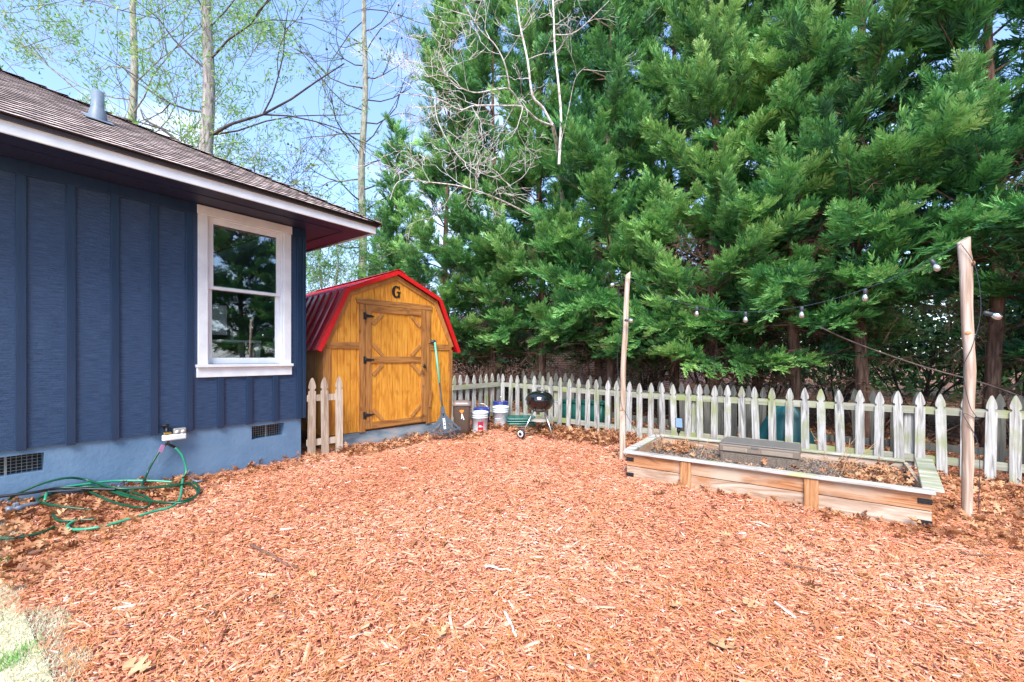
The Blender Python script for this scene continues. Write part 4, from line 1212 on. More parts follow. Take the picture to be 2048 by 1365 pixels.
gr = thing('kettle_grill', 'small black kettle charcoal grill on three aluminium legs', 'grill', (1.78, 3.07, gz(1.78, 3.07)), 0)
RB = 0.235
zr = 0.60
bowl = [(0.03, zr - 0.200)] + [(RB * math.sin(R(a)), zr - 0.205 * math.cos(R(a))) for a in range(12, 91, 6)] + [(RB + 0.006, zr + 0.006), (RB - 0.004, zr + 0.006)]
MB().lathe([(0.001, zr - 0.205)] + bowl, n=48).build('bowl', M['black_enamel'], gr)
lidp = [(RB + 0.008, zr + 0.004), (RB + 0.009, zr + 0.016)] + [(RB * math.cos(R(a)), zr + 0.02 + 0.135 * math.sin(R(a))) for a in range(6, 88, 6)] + [(0.001, zr + 0.155)]
ld = MB().lathe(lidp, n=48).build('lid', M['black_enamel'], gr)
MB().tube([(-0.05, 0, zr + 0.15), (-0.045, 0, zr + 0.205), (0.045, 0, zr + 0.205), (0.05, 0, zr + 0.15)], 0.008, 8).box(-0.05, 0.05, -0.012, 0.012, zr + 0.195, zr + 0.225, bev=0.008).build('handle', M['chrome'], ld)
MB().lathe([(0.035, zr + 0.1508), (0.034, zr + 0.156), (0.001, zr + 0.157)], c=(0.09, -0.06, -0.012), n=20).build('vent_damper', M['chrome'], ld)
a_ = -0.5
MB().box(RB + 0.004, RB + 0.075, -0.05, 0.05, zr - 0.035, zr - 0.015, Euler((0, 0, R(30))).to_matrix().to_4x4(), bev=0.006).build('side_handle', M['chrome'], gr)
feet = [(-0.12, -0.33), (0.34, -0.12), (-0.02, 0.33)]
for k, (fx, fy) in enumerate(feet):
    a2 = math.atan2(fy, fx)
    tz = 0.005 if k == 1 else 0.07
    MB().tube([(0.125 * math.cos(a2), 0.125 * math.sin(a2), zr - 0.165), (fx, fy, tz)], 0.0125, 12).build('leg', M['chrome'], gr)
wm = Matrix.Translation((-0.13, -0.365, 0.075)) @ Euler((R(90), 0, R(0))).to_matrix().to_4x4()
wh = MB().lathe([(0.055, -0.016), (0.075, -0.016), (0.078, 0.0), (0.075, 0.016), (0.055, 0.016)], m=wm, n=28).build('wheel', M['black'], gr)
MB().lathe([(0.030, 0.0185), (0.056, 0.0190), (0.056, 0.012)], m=wm, n=28).build('wheel_ring', M['wheel_white'], wh)
MB().lathe([(0.001, 0.019), (0.031, 0.0170), (0.031, -0.0170), (0.001, -0.018)], m=wm, n=20).build('hub', M['black'], wh)
wm2 = Matrix.Translation((-0.03, 0.36, 0.075)) @ Euler((R(90), 0, 0)).to_matrix().to_4x4()
MB().lathe([(0.001, -0.016), (0.075, -0.016), (0.078, 0.0), (0.075, 0.016), (0.001, 0.016)], m=wm2, n=28).build('wheel', M['black'], gr)
MB().tube([(-0.13, -0.35, 0.075), (-0.03, 0.35, 0.075)], 0.005, 8).build('axle', M['chrome'], gr)
MB().lathe([(0.001, 0.30), (0.09, 0.295), (0.155, 0.262), (0.158, 0.258), (0.09, 0.285), (0.001, 0.290)], n=36).build('ash_pan', M['aged_alu'], gr)
MB().tube([(-0.11, 0.0, 0.32), (0.12, 0.06, 0.32)], 0.003, 6).build('wire_brace', M['chrome'], gr)

# covered things behind the fence
def tarp(x, y, sx, sy, h, label, seed):
    m = MB(); N, K = 40, 16; vs = []; fs = []
    for j in range(K + 1):
        t_ = j / K
        for k in range(N):
            a = 2 * math.pi * k / N
            pr = (1 - 0.85 * t_ ** 2.2)
            f_ = 1 + 0.14 * math.sin(5 * a + seed + t_ * 2) * (1 - t_) + 0.06 * math.sin(11 * a + 3 * t_) + 0.16 * mnoise.noise(Vector((math.cos(a) * 2, math.sin(a) * 2, t_ * 3 + seed)))
            vs.append((sx * pr * f_ * math.cos(a), sy * pr * f_ * math.sin(a), h * t_ ** 0.9 * (1 + 0.08 * math.sin(2 * a + seed))))
    for j in range(K):
        for k in range(N):
            k2 = (k + 1) % N; fs.append((j * N + k, j * N + k2, (j + 1) * N + k2, (j + 1) * N + k))
    fs.append(tuple(K * N + k for k in range(N)))
    o = m.add(vs, fs, True).build('tarp_cover', M['tarp']); o.location = (x, y, g1(x, y))
    return tag(o, label, 'tarp')


pt = survey(1575, 880, 6.35)
tarp(pt.x, 4.10, 0.34, 0.22, 0.72, 'crumpled teal tarp heap behind the fence above the compost box', 3)
t = thing('storage_tote', 'long dark teal tote behind the fence right of the grill', 'tote', (2.05, 4.12, 0.06))
loft([(rrect(0.42, 0.16, 0.03), 0.0), (rrect(0.46, 0.19, 0.03), 0.46)]).build('body', M['teal'], t)
loft([(rrect(0.48, 0.20, 0.03), 0.462), (rrect(0.48, 0.20, 0.03), 0.49), (rrect(0.45, 0.17, 0.03), 0.505)]).build('lid', M['teal'], t)

# ------------------------------------------------------------------ tap, timer and hoses
tp = thing('tap_timer', 'white double outlet water timer hung on the outdoor tap', 'tap timer', (0, 0, 0))
ty = -1.47
MB().tube([(-0.02, ty - 0.02, 0.60), (0.05, ty - 0.02, 0.60)], 0.012, 10).tube([(0.045, ty - 0.02, 0.615), (0.06, ty - 0.02, 0.53)], 0.017, 10).lathe([(0.001, 0.0), (0.035, 0.0), (0.040, 0.012), (0.03, 0.022), (0.001, 0.022)], c=(0.03, ty - 0.03, 0.625), n=8, smooth=False).build('tap', M['black'], tp)
MB().box(0.04, 0.075, ty - 0.05, ty + 0.015, 0.545, 0.565, bev=0.003).build('brass_collar', M['brass'], tp)
MB().box(0.030, 0.085, ty - 0.06, ty + 0.145, 0.475, 0.538, bev=0.010).build('timer_body', M['white'], tp)
bz = MB().box(0.030, 0.080, ty + 0.036, ty + 0.145, 0.539, 0.595, bev=0.008).build('dial_panel', M['aged_alu'], tp)
for q in (0.062, 0.112):
    MB().lathe([(0.001, 0.008), (0.015, 0.007), (0.017, 0.0)], m=Matrix.Translation((0.0805, ty + q, 0.560)) @ Euler((0, R(90), 0)).to_matrix().to_4x4(), n=16).build('dial', M['white'], bz)
MB().tube([(0.06, ty - 0.01, 0.476), (0.06, ty - 0.01, 0.44), (0.075, ty + 0.045, 0.40)], 0.013, 10).tube([(0.06, ty - 0.02, 0.45), (0.05, ty - 0.06, 0.41)], 0.011, 10).build('splitter', M['black'], tp)
pk = tag(MB().box(-0.001, 0.001, -0.02, 0.02, -0.075, 0.0, Matrix.Translation((0.07, ty - 0.055, 0.44)) @ Euler((R(-25), 0, R(20))).to_matrix().to_4x4()).build('pink_tag', M['pink'], tp))


def hz_(x, y, dz=0.0): return Vector((x, y, g1(x, y) + 0.03 + dz))


def hose(name, pts, r, mt, label, n=10):
    return tag(MB().tube(spline(pts, n), r, 8).build(name, mt), label, 'hose')


def gsv(u, v, dz=0.0):
    """point on the ground plane seen at (u, v), lifted by dz"""
    Y = (1.35 - 0.10) * 865 / (v - 715)
    p = survey(u, v, Y); p.x = max(p.x, 0.035)
    p.z = g1(p.x, p.y) + 0.055 + dz
    return p


# dark green hose: down from the splitter, round the coil
hd = [Vector((0.05, ty - 0.065, 0.405)), Vector((0.07, ty - 0.14, 0.28)), Vector((0.10, ty - 0.20, 0.16)), gsv(290, 975, 0.02), gsv(372, 960), gsv(395, 975), gsv(370, 995), gsv(300, 995, 0.02), gsv(215, 985, 0.03), gsv(160, 990, 0.02), gsv(200, 978, 0.02), gsv(290, 988, 0.02),
      gsv(292, 1003), gsv(230, 1000, 0.01), gsv(150, 978, 0.03), gsv(110, 975, 0.02)]
hd2 = [gsv(18, 1012, 0.02), gsv(25, 990, 0.05), gsv(60, 968, 0.11), gsv(110, 965, 0.13), gsv(170, 975, 0.08), gsv(240, 985, 0.05), gsv(345, 970, 0.03), gsv(388, 962, 0.03), gsv(396, 978), gsv(350, 997, 0.01), gsv(265, 992, 0.02), gsv(190, 984, 0.04), gsv(130, 992, 0.03), gsv(75, 1008, 0.02),
       gsv(110, 1015, 0.02), gsv(185, 1012)]
hose('garden_hose', hd, 0.0100, M['hose_dark'], 'dark green hose dropping from the tap into the coil')
hose('garden_hose', hd2, 0.0100, M['hose_dark'], 'dark green hose arching against the foundation over the dry leaves')
hose('garden_hose', [gsv(105, 1022), gsv(120, 1032), gsv(190, 1026)], 0.0100, M['hose_dark'], 'short visible length of green hose below the coil')
hose('garden_hose', [gsv(108, 1042), gsv(85, 1052), gsv(40, 1062), gsv(0, 1066), gsv(-60, 1068)], 0.0100, M['hose_dark'], 'green hose end running out of the leaves past the nozzle')
# light green hose
hl = [Vector((0.08, ty + 0.045, 0.395)), Vector((0.10, ty + 0.10, 0.30)), Vector((0.12, ty + 0.13, 0.14)), gsv(366, 955, 0.02), gsv(360, 985), gsv(345, 1003), gsv(310, 1012), gsv(255, 1028), gsv(200, 1042), gsv(150, 1046), gsv(135, 1040), gsv(150, 1030)]
hose('garden_hose', hl, 0.0110, M['hose_green'], 'bright mint green hose hanging from the timer and trailing over the leaves')
hl2 = [gsv(90, 1010, 0.03), gsv(92, 990, 0.04), gsv(110, 980, 0.05), gsv(170, 970, 0.05), gsv(230, 968, 0.04), gsv(300, 965, 0.03), gsv(345, 962, 0.02)]
hose('garden_hose', hl2, 0.0110, M['hose_green'], 'mint green loop of hose along the middle of the coil')
hose('black_pipe', [gsv(-60, 1014, 0.05), gsv(60, 1006, 0.06), gsv(120, 994, 0.06), gsv(180, 990, 0.05), gsv(232, 987, 0.05)], 0.012, M['black'], 'straight black wand lying across the hose coil')
hose('black_pipe', [gsv(95, 1000, 0.05), gsv(170, 990, 0.04), gsv(240, 980, 0.03), gsv(300, 974, 0.02)], 0.010, M['cord'], 'thin dark pipe under the green hose coil')
nzv = thing('hose_nozzle', 'grey ribbed hose end fitting lying in the leaves beside the lawn', 'nozzle', (0, 0, 0))
p0, p1 = gsv(12, 1028, 0.015), gsv(78, 1014, 0.025)
dd = (p1 - p0)
m_ = Matrix.Translation(p0) @ dd.to_track_quat('Z', 'Y').to_matrix().to_4x4()
Lz = dd.length
nzv.matrix_world = m_
MB().lathe([(0.001, 0), (0.028, 0), (0.030, 0.02), (0.022, 0.03), (0.022, 0.05), (0.027, 0.055), (0.027, 0.08), (0.021, 0.09), (0.021, Lz * 0.8), (0.016, Lz * 0.84), (0.016, Lz), (0.001, Lz)], n=20).build('barrel', M['nozzle'], nzv)
MB().box(-0.02, 0.02, 0.018, 0.045, 0.04, 0.07, bev=0.004).build('clip', M['nozzle'], nzv)
tag(MB().tube([gsv(378, 952), gsv(395, 955), gsv(410, 952)], 0.011, 8).build('hose_coupling', M['nozzle']), 'small dark coupling on the mulch at the foundation right of the coil', 'coupling')

# ------------------------------------------------------------------ loose ground things
def stick(p, q, r, mt, label, seed, fork=False):
    rr = random.Random(seed); p, q = Vector(p), Vector(q); n = 6
    pts = [p.lerp(q, k / n) + Vector((rr.uniform(-1, 1), rr.uniform(-1, 1), rr.uniform(0, 0.5))) * 0.010 for k in range(n + 1)]
    m = MB().tube(pts, [r * (1 - 0.5 * k / n) for k in range(n + 1)], 7)
    if fork:
        e = (pts[3] - pts[2]).cross(Vector((0, 0, 1))).normalized(); m.tube([pts[3], pts[3] + e * 0.03 + (pts[4] - pts[3]) * 0.3], [r * 0.7, r * 0.3], 6)
    return tag(m.build('stick', mt), label, 'stick')


def gpt(u, v, dz=0.03):
    p = survey(u, v, 1.35 * 865 / (v - 715)); p.z = g1(p.x, p.y) + dz
    return p


stick(gpt(1010, 1238), gpt(1032, 1293), 0.009, M['stick_white'], 'bleached white forked stick lying on the mulch', 3, True)
stick(gpt(500, 1103), gpt(594, 1142), 0.010, M['stick_dark'], 'long dark brown stick on the mulch left of the middle', 5)
stick(gpt(1180, 1328), gpt(1182, 1350), 0.007, M['stick_white'], 'short pale twig standing out near the bottom edge', 7)
stick(gpt(60, 1115), gpt(108, 1104), 0.013, M['stick_dark'], 'dark bark piece lying at the edge of the pale lawn', 9)
stick(gpt(1570, 1135), gpt(1690, 1165), 0.006, M['stick_dark'], 'thin brown twig on the mulch in front of the raised bed', 12)
stick(gpt(1925, 1115), gpt(2010, 1123), 0.006, M['stick_dark'], 'thin dark twig on the mulch below the thick pole', 14)
stick(gpt(970, 1140), gpt(1022, 1152), 0.008, M['stick_white'], 'pale split wood sliver on the mulch above the white stick', 15)


def oak_outline(rr=None):
    """outline of a lobed oak leaf, unit length along x"""
    up = [(0.0, 0.012), (0.16, 0.02), (0.20, 0.10), (0.30, 0.20), (0.36, 0.17), (0.37, 0.08), (0.46, 0.09), (0.54, 0.27), (0.63, 0.31), (0.66, 0.22), (0.62, 0.10), (0.72, 0.08), (0.82, 0.17), (0.88, 0.13), (0.86, 0.06), (1.0, 0.01)]
    return up + [(x, -y) for x, y in reversed(up)]


def leaf_template(curl, fold, bend):
    o = oak_outline()
    vs = [(x, y, curl * (x - 0.5) ** 2 + fold * abs(y) + bend * x * y) for x, y in o]
    mid = [(x, 0.0, curl * (x - 0.5) ** 2) for x in (0.18, 0.42, 0.68, 0.9)]
    n = len(o); vs += mid
    fs = []
    h = n // 2
    def near(x): return n + min(range(4), key=lambda k: abs(mid[k][0] - x))
    for k in range(n - 1):
        xm = (o[k][0] + o[k + 1][0]) / 2
        fs.append((k, k + 1, near(xm)))
    # close along the midrib
    fs += [(n, 0, n - 1)]
    for j in range(3):
        for side in (0, 1):
            ks = range(0, h - 1) if side == 0 else range(h, n - 1)
            for k in ks:
                a, b_ = near((o[k - 1][0] + o[k][0]) / 2) if k > 0 else None, near((o[k][0] + o[k + 1][0]) / 2)
                if a is not None and {a, b_} == {n + j, n + j + 1}:
                    fs.append((a, k, b_))
    return np.array(vs), np.array(fs)


def oak_leaf(u, v, size, rot, label, seed):
    rr = random.Random(seed)
    V, F = leaf_template(0.5, 0.35, 0.2)
    V = V * size
    o = npmesh('oak_leaf', V, F, M['leaf_tan'])
    p = gpt(u, v, 0.040); o.location = p; o.rotation_euler = (R(rr.uniform(-15, 15)), R(rr.uniform(-12, 8)), R(rot))
    return tag(o, label, 'leaf', 'large fallen oak leaves')


oak_leaf(1405, 1300, 0.15, 20, 'large tan oak leaf on the mulch low in the middle right', 1)
oak_leaf(240, 1345, 0.15, 30, 'largest curled tan oak leaf at the bottom by the lawn edge', 2)
oak_leaf(545, 1190, 0.11, -30, 'small pale oak leaf on the mulch left of the middle', 3)
oak_leaf(870, 1300, 0.09, 100, 'small cream oak leaf just left of the white stick', 4)
oak_leaf(1335, 1225, 0.09, 60, 'yellowish oak leaf above the large tan one', 5)
oak_leaf(1480, 1215, 0.10, -20, 'pointed tan oak leaf right of the yellowish one', 6)

# ------------------------------------------------------------------ scattered ground cover
rng = np.random.default_rng(11)
CY, SY = math.cos(YAW), math.sin(YAW)


def rot_mats(yaw, pitch, roll):
    cy, sy, cp, sp, cr, sr = np.cos(yaw), np.sin(yaw), np.cos(pitch), np.sin(pitch), np.cos(roll), np.sin(roll)
    Rm = np.empty((len(yaw), 3, 3))
    Rm[:, 0, 0] = cy * cp; Rm[:, 0, 1] = cy * sp * sr - sy * cr; Rm[:, 0, 2] = cy * sp * cr + sy * sr
    Rm[:, 1, 0] = sy * cp; Rm[:, 1, 1] = sy * sp * sr + cy * cr; Rm[:, 1, 2] = sy * sp * cr - cy * sr
    Rm[:, 2, 0] = -sp; Rm[:, 2, 1] = cp * sr; Rm[:, 2, 2] = cp * cr
    return Rm


def scatter(name, TV, TF, P, Rm, S, attr, mt, parent=None):
    """template (k,3) placed at P with rotation Rm and per-axis scale S (n,3)"""
    n, k = len(P), len(TV)
    V = np.einsum('nij,nkj->nki', Rm, TV[None] * S[:, None, :]) + P[:, None, :]
    F = (TF[None] + (np.arange(n) * k)[:, None, None]).reshape(-1, TF.shape[1])
    return V.reshape(-1, 3), F, np.repeat(attr, k)


def blocked(x, y):
    b = (x < 0.0) & (y < 0.0)
    b |= (x > 3.80) & (x < 6.34) & (y > 1.63) & (y < 2.97)
    b |= (y < -2.86)
    # shed footprint
    c, s_ = math.cos(SROT), math.sin(SROT)
    lx = c * (x + 0.178) + s_ * (y - 0.402); ly = -s_ * (x + 0.178) + c * (y - 0.402)
    b |= (lx > 0) & (lx < 2.3) & (ly > 0.0)
    return b


def sample_view(n, y0=1.15, y1=9.0, rmax=1.55):
    r = rng.uniform(-rmax, rmax, n); Y = rng.uniform(y0, y1, n)
    X = r * Y
    x = CAM.x + CY * X - SY * Y; y = CAM.y + SY * X + CY * Y
    k = ~blocked(x, y) & (x < 12) & (y < 4.6)
    # ragged lawn edge
    k &= (y > -2.70 + 0.10 * np.sin(x * 3.0) + 0.05 * np.sin(x * 11) - 0.06 * rng.random(n))
    return x[k], y[k], Y[k]


# wood chips
CHIP = np.array([(-.5, -.42, 0), (.46, -.5, 0), (.5, .38, 0), (-.44, .5, 0), (-.5, -.3, 1), (.5, -.42, .8), (.42, .4, 1), (-.5, .36, .85)], float)
CF = np.array([(4, 5, 6, 7), (0, 1, 5, 4), (1, 2, 6, 5), (2, 3, 7, 6), (3, 0, 4, 7)])
x, y, Y = sample_view(330000)
n = len(x)
Ls = rng.gamma(2.6, 0.0088, n) + 0.010
big = rng.random(n) < 0.05
Ls = np.where(big, Ls * 2.1, Ls)
Ls = Ls * (0.85 + 0.06 * Y)
Ws = Ls * rng.uniform(0.045, 0.19, n); Ws = np.clip(Ws, 0.0025, 0.018)
Ts = rng.uniform(0.0015, 0.005, n) + 0.15 * Ws
P = np.stack([x, y, gh(x, y) + rng.uniform(0.0, 0.020, n)], -1)
Rm = rot_mats(rng.uniform(0, 2 * np.pi, n), rng.normal(0, 0.20, n), rng.normal(0, 0.35, n))
patch = np.array([mnoise.noise(Vector((a * 0.9, b_ * 0.9, 0))) for a, b_ in zip(x[::1], y[::1])])
at = np.clip(0.06 + 0.86 * rng.beta(2.8, 2.8, n) + 0.20 * patch, 0, 1)
at = np.where(rng.random(n) < 0.022, 1.0, at); at = np.where(rng.random(n) < 0.03, 0.0, at)
V, F, A_ = scatter('c', CHIP, CF, P, Rm, np.stack([Ls, Ws, Ts], -1), at, None)
tag(npmesh('wood_mulch', V, F, M['chips'], attr=A_), 'reddish shredded wood mulch covering the yard', 'mulch', kind='stuff')
# dry pine needles
x, y, Y = sample_view(38000)
n = len(x)
ND = np.array([(-.5, -.5, 0), (0, -.5, .12), (.5, -.5, 0), (.5, .5, 0), (0, .5, .12), (-.5, .5, 0)], float)
NF = np.array([(0, 1, 4, 5), (1, 2, 3, 4)])
Ls = rng.uniform(0.07, 0.17, n); P = np.stack([x, y, gh(x, y) + rng.uniform(0.012, 0.030, n)], -1)
Rm = rot_mats(rng.uniform(0, 2 * np.pi, n), rng.normal(0, 0.08, n), rng.normal(0, 0.1, n))
V, F, A_ = scatter('n', ND, NF, P, Rm, np.stack([Ls, 0.0018 + 0.00028 * Y, Ls], -1), rng.random(n), None)
tag(npmesh('pine_straw', V, F, M['needles'], attr=A_), 'orange dry pine needles strewn over the mulch', 'pine straw', kind='stuff')

# dry leaves: zones (x0,x1,y0,y1,count,lift)
zones = [(0.0, 0.9, -3.2, -1.2, 1350, 0.045), (0.0, 0.45, -1.2, 0.1, 140, 0.03), (0.9, 1.5, -2.9, -2.0, 200, 0.03), (0.9, 1.9, -2.75, -2.5, 60, 0.02),
         (0.05, 0.55, 0.4, 2.4, 520, 0.07), (0.45, 3.1, 2.95, 3.78, 1600, 0.08), (0.45, 1.0, 2.1, 2.8, 160, 0.05), (2.6, 9.0, 3.2, 3.9, 1500, 0.05), (6.36, 8.0, 1.4, 3.5, 1000, 0.05),
         (5.6, 6.4, 1.35, 1.66, 50, 0.03), (4.3, 6.4, 1.50, 1.63, 70, 0.02), (3.2, 3.8, 2.4, 3.3, 120, 0.04), (3.8, 8.0, 0.2, 1.5, 50, 0.02), (0.5, 8.0, -2.5, 3.3, 160, 0.02),
         (-4.0, 12.0, 4.0, 9.0, 6500, 0.06), (0.0, 3.0, -4.5, -2.6, 30, 0.04)]
tmpl = [leaf_template(c_, f_, b_) for c_, f_, b_ in ((0.6, 0.5, 0.3), (-0.5, 0.4, -0.5), (0.9, -0.3, 0.6), (0.2, 0.9, 0.1))]
VV, FF, AA = [], [], []
off = 0
for (x0, x1, y0, y1, cnt, lift) in zones:
    for (TV, TF) in tmpl:
        n = cnt // 4 + 1
        x = rng.uniform(x0, x1, n); y = rng.uniform(y0, y1, n)
        k = np.ones(n, bool) if y0 < -4 else ~((x < 0.0) & (y < 0)); x, y = x[k], y[k]
        if y1 < 3.9 and y0 > -4: 
            k = ~(blocked(x, y) & (y > -2.6)); x, y = x[k], y[k]
        # denser against walls in the hose zone
        if y1 < -1 and x1 < 1: 
            k = rng.random(len(x)) < np.clip(1.15 - x / 0.95 - 0.25 * (y + 1.2 > -0.3), 0.1, 1); x, y = x[k], y[k]
        n = len(x)
        sz = rng.uniform(0.06, 0.12, n) * (1.15 if y0 >= 4 else 1.0)
        P = np.stack([x, y, gh(x, y) + 0.012 + lift * rng.random(n) ** 1.5], -1)
        Rm = rot_mats(rng.uniform(0, 2 * np.pi, n), rng.normal(0, 0.38, n), rng.normal(0, 0.45, n))
        a = np.clip(rng.beta(2.2, 2.0, n), 0, 1)
        V, F, A_ = scatter('l', TV, TF, P, Rm, np.stack([sz, sz, sz], -1), a, None)
        VV.append(V); FF.append(F + off); AA.append(A_); off += len(V)
tag(npmesh('fallen_leaves', np.concatenate(VV), np.concatenate(FF), M['leaf'], attr=np.concatenate(AA)), 'dry brown oak leaves drifted against walls and fence', 'leaves', kind='stuff')
# leaves and straw in the bed
VV, FF, AA = [], [], []; off = 0
for (x0, x1, y0, y1, cnt) in ((5.75, 6.25, 1.8, 2.8, 240), (3.90, 4.3, 2.3, 2.85, 110), (4.0, 6.2, 1.75, 2.85, 60)):
    for (TV, TF) in tmpl:
        n = cnt // 4; x = rng.uniform(x0, x1, n); y = rng.uniform(y0, y1, n)
        k = ~((x > 4.62) & (x < 5.44) & (y > 2.2) & (y < 2.75)); x, y = x[k], y[k]; n = len(x)
        sz = rng.uniform(0.06, 0.12, n); P = np.stack([x, y, 0.20 + 0.05 * rng.random(n)], -1)
        Rm = rot_mats(rng.uniform(0, 6.28, n), rng.normal(0, 0.3, n), rng.normal(0, 0.4, n))
        V, F, A_ = scatter('l', TV, TF, P, Rm, np.stack([sz] * 3, -1), np.clip(rng.beta(2.6, 2, n) + .1, 0, 1), None)
        VV.append(V); FF.append(F + off); AA.append(A_); off += len(V)
tag(npmesh('bed_leaves', np.concatenate(VV), np.concatenate(FF), M['leaf'], attr=np.concatenate(AA)), 'dry leaves lying on the soil of the raised bed', 'leaves', kind='stuff')
n = 9000
x = rng.uniform(3.88, 6.26, n); y = rng.uniform(1.71, 2.9, n)
P = np.stack([x, y, np.full(n, 0.195) + 0.012 * rng.random(n)], -1)
Rm = rot_mats(rng.uniform(0, 6.28, n), rng.normal(0, 0.3, n), rng.normal(0, 0.3, n))
Ls = rng.uniform(0.006, 0.028, n)
V, F, A_ = scatter('b', CHIP, CF, P, Rm, np.stack([Ls, Ls * 0.4, Ls * 0.25], -1), rng.random(n) * 0.9, None)
M['debris'] = mat('soil_debris', [(0.05, 0.042, 0.038), (0.15, 0.12, 0.10), (0.30, 0.23, 0.17), (0.48, 0.22, 0.11)], attr=True, rough=0.9)
tag(npmesh('soil_debris', V, F, M['debris'], attr=A_), 'dark crumbs and needles on the bed soil', 'soil crumbs', kind='stuff')

# dormant grass
n = 120000
x = rng.uniform(0.3, 4.6, n); y = -2.56 - rng.random(n) ** 1.2 * 1.6
k = y < -2.69 + 0.09 * np.sin(x * 3.0) + 0.05 * np.sin(x * 11) + 0.03
x, y = x[k], y[k]; n = len(x)
BLD = np.array([(-.5, 0, 0), (.5, 0, 0), (.35, .18, .55), (-.35, .18, .55), (0.0, .55, 1.0)], float)
BF = np.array([(0, 1, 2, 3)]); BT = np.array([(3, 2, 4, 4)])
TVb = np.array([(-.5, 0, 0), (.5, 0, 0), (.1, .45, 1.0), (-.1, .45, 1.0)], float)
P = np.stack([x, y, gh(x, y) + 0.012], -1); hgt = rng.uniform(0.010, 0.028, n)
Rm = rot_mats(rng.uniform(0, 6.28, n), rng.normal(0, 0.4, n), rng.normal(-0.3, 0.5, n))
V, F, A_ = scatter('g', TVb, np.array([(0, 1, 2, 3)]), P, Rm, np.stack([np.full(n, 0.004), hgt, hgt], -1), rng.random(n), None)
tag(npmesh('grass', V, F, M['grass'], attr=A_), 'pale straw coloured dormant lawn grass', 'grass', kind='stuff')
cents = [gpt(58, 1305), gpt(28, 1325), gpt(5, 1340), gpt(8, 1130)]
xs_, ys_ = [], []
for c in cents:
    m_n = 60
    xs_.append(rng.normal(c.x, 0.035, m_n)); ys_.append(rng.normal(c.y, 0.022, m_n))
x, y = np.concatenate(xs_), np.concatenate(ys_); n = len(x)
P = np.stack([x, y, gh(x, y)], -1); hgt = rng.uniform(0.03, 0.07, n)
Rm = rot_mats(rng.uniform(0, 6.28, n), rng.normal(0, 0.4, n), rng.normal(-0.2, 0.5, n))
V, F, A_ = scatter('g', TVb, np.array([(0, 1, 2, 3)]), P, Rm, np.stack([np.full(n, 0.005), hgt, hgt], -1), rng.random(n), None)
tag(npmesh('green_grass', V, F, M['grass_green'], attr=A_), 'bright green grass tufts in the pale lawn', 'grass', kind='stuff')

# ------------------------------------------------------------------ cypress trees
def frond(L, K, rg):
    """flat feathery spray along +X, leaflet tips curling up: 4 verts each"""
    out = []
    for k in range(K):
        s = (k + 0.4) / K
        for sd in (-1, 1):
            l = L * (0.50 * (1 - 0.66 * s)) * rg.uniform(0.75, 1.2)
            a = sd * rg.uniform(0.45, 0.80)
            b0 = np.array([s * L, 0, -0.10 * L * s + 0.10 * L * s * s])
            d_ = np.array([math.cos(a), math.sin(a), rg.uniform(-0.30, 0.20)])
            p_ = np.array([-math.sin(a), math.cos(a), rg.uniform(-0.6, 0.6)])
            w_ = l * 0.085 + 0.0028
            m1 = b0 + d_ * l * 0.55
            out += [b0, m1 + p_ * w_, b0 + d_ * l + np.array([0.10 * l, 0, 0.16 * l]), m1 - p_ * w_]
    b0 = np.array([0.75 * L, 0, -0.02 * L])
    out += [b0, b0 + np.array([.17 * L, .045 * L, .02 * L]), b0 + np.array([.36 * L, 0, .12 * L]), b0 + np.array([.17 * L, -.045 * L, .02 * L])]
    out += [np.array([0, -0.003, 0]), np.array([0, 0.003, 0]), np.array([L * .8, 0.001, -0.02 * L]), np.array([L * .8, -0.001, -0.02 * L])]
    return np.array(out)


def frame(d, upish):
    d = d / np.linalg.norm(d); s = np.cross(upish, d); ns = np.linalg.norm(s)
    s = s / ns if ns > 1e-6 else np.array([0, 1.0, 0]); u = np.cross(d, s)
    return np.stack([d, s, u], 1)


def plume(seed, NF_=24, K=7):
    rg = np.random.default_rng(seed); VV, AA = [], []
    axis = lambda s: np.array([s, 0.05 * math.sin(3 * s + seed), 0.10 * s - 0.20 * s * s])
    for k in range(NF_):
        s = 0.06 + 0.92 * (k + rg.random()) / NF_
        L = 0.40 * (1 - 0.50 * s) * rg.uniform(0.55, 1.45)
        az = (1 if k % 2 else -1) * R(90) + rg.normal(0, 0.75)
        off_ = rg.uniform(0.45, 1.0) * (1 - 0.45 * s)
        d_ = np.array([math.cos(off_), math.sin(off_) * math.sin(az), math.sin(off_) * math.cos(az) * 0.8 + 0.10])
        Fm = frame(d_, np.array([rg.normal(0, 0.35), rg.normal(0, 0.35), 1.0]))
        fr = frond(L, K, rg)
        VV.append(fr @ Fm.T + axis(s)); 
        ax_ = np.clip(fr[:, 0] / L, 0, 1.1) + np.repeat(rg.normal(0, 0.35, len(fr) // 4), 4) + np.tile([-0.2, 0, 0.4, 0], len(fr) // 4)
        AA.append(np.clip(0.10 + 0.34 * s + 0.34 * ax_ + rg.normal(0, 0.14), 0, 1))  # lighter tips: new growth, plus tip highlights painted into the colour
    return np.concatenate(VV), np.concatenate(AA)


PLUMES = [plume(s) for s in range(6)]


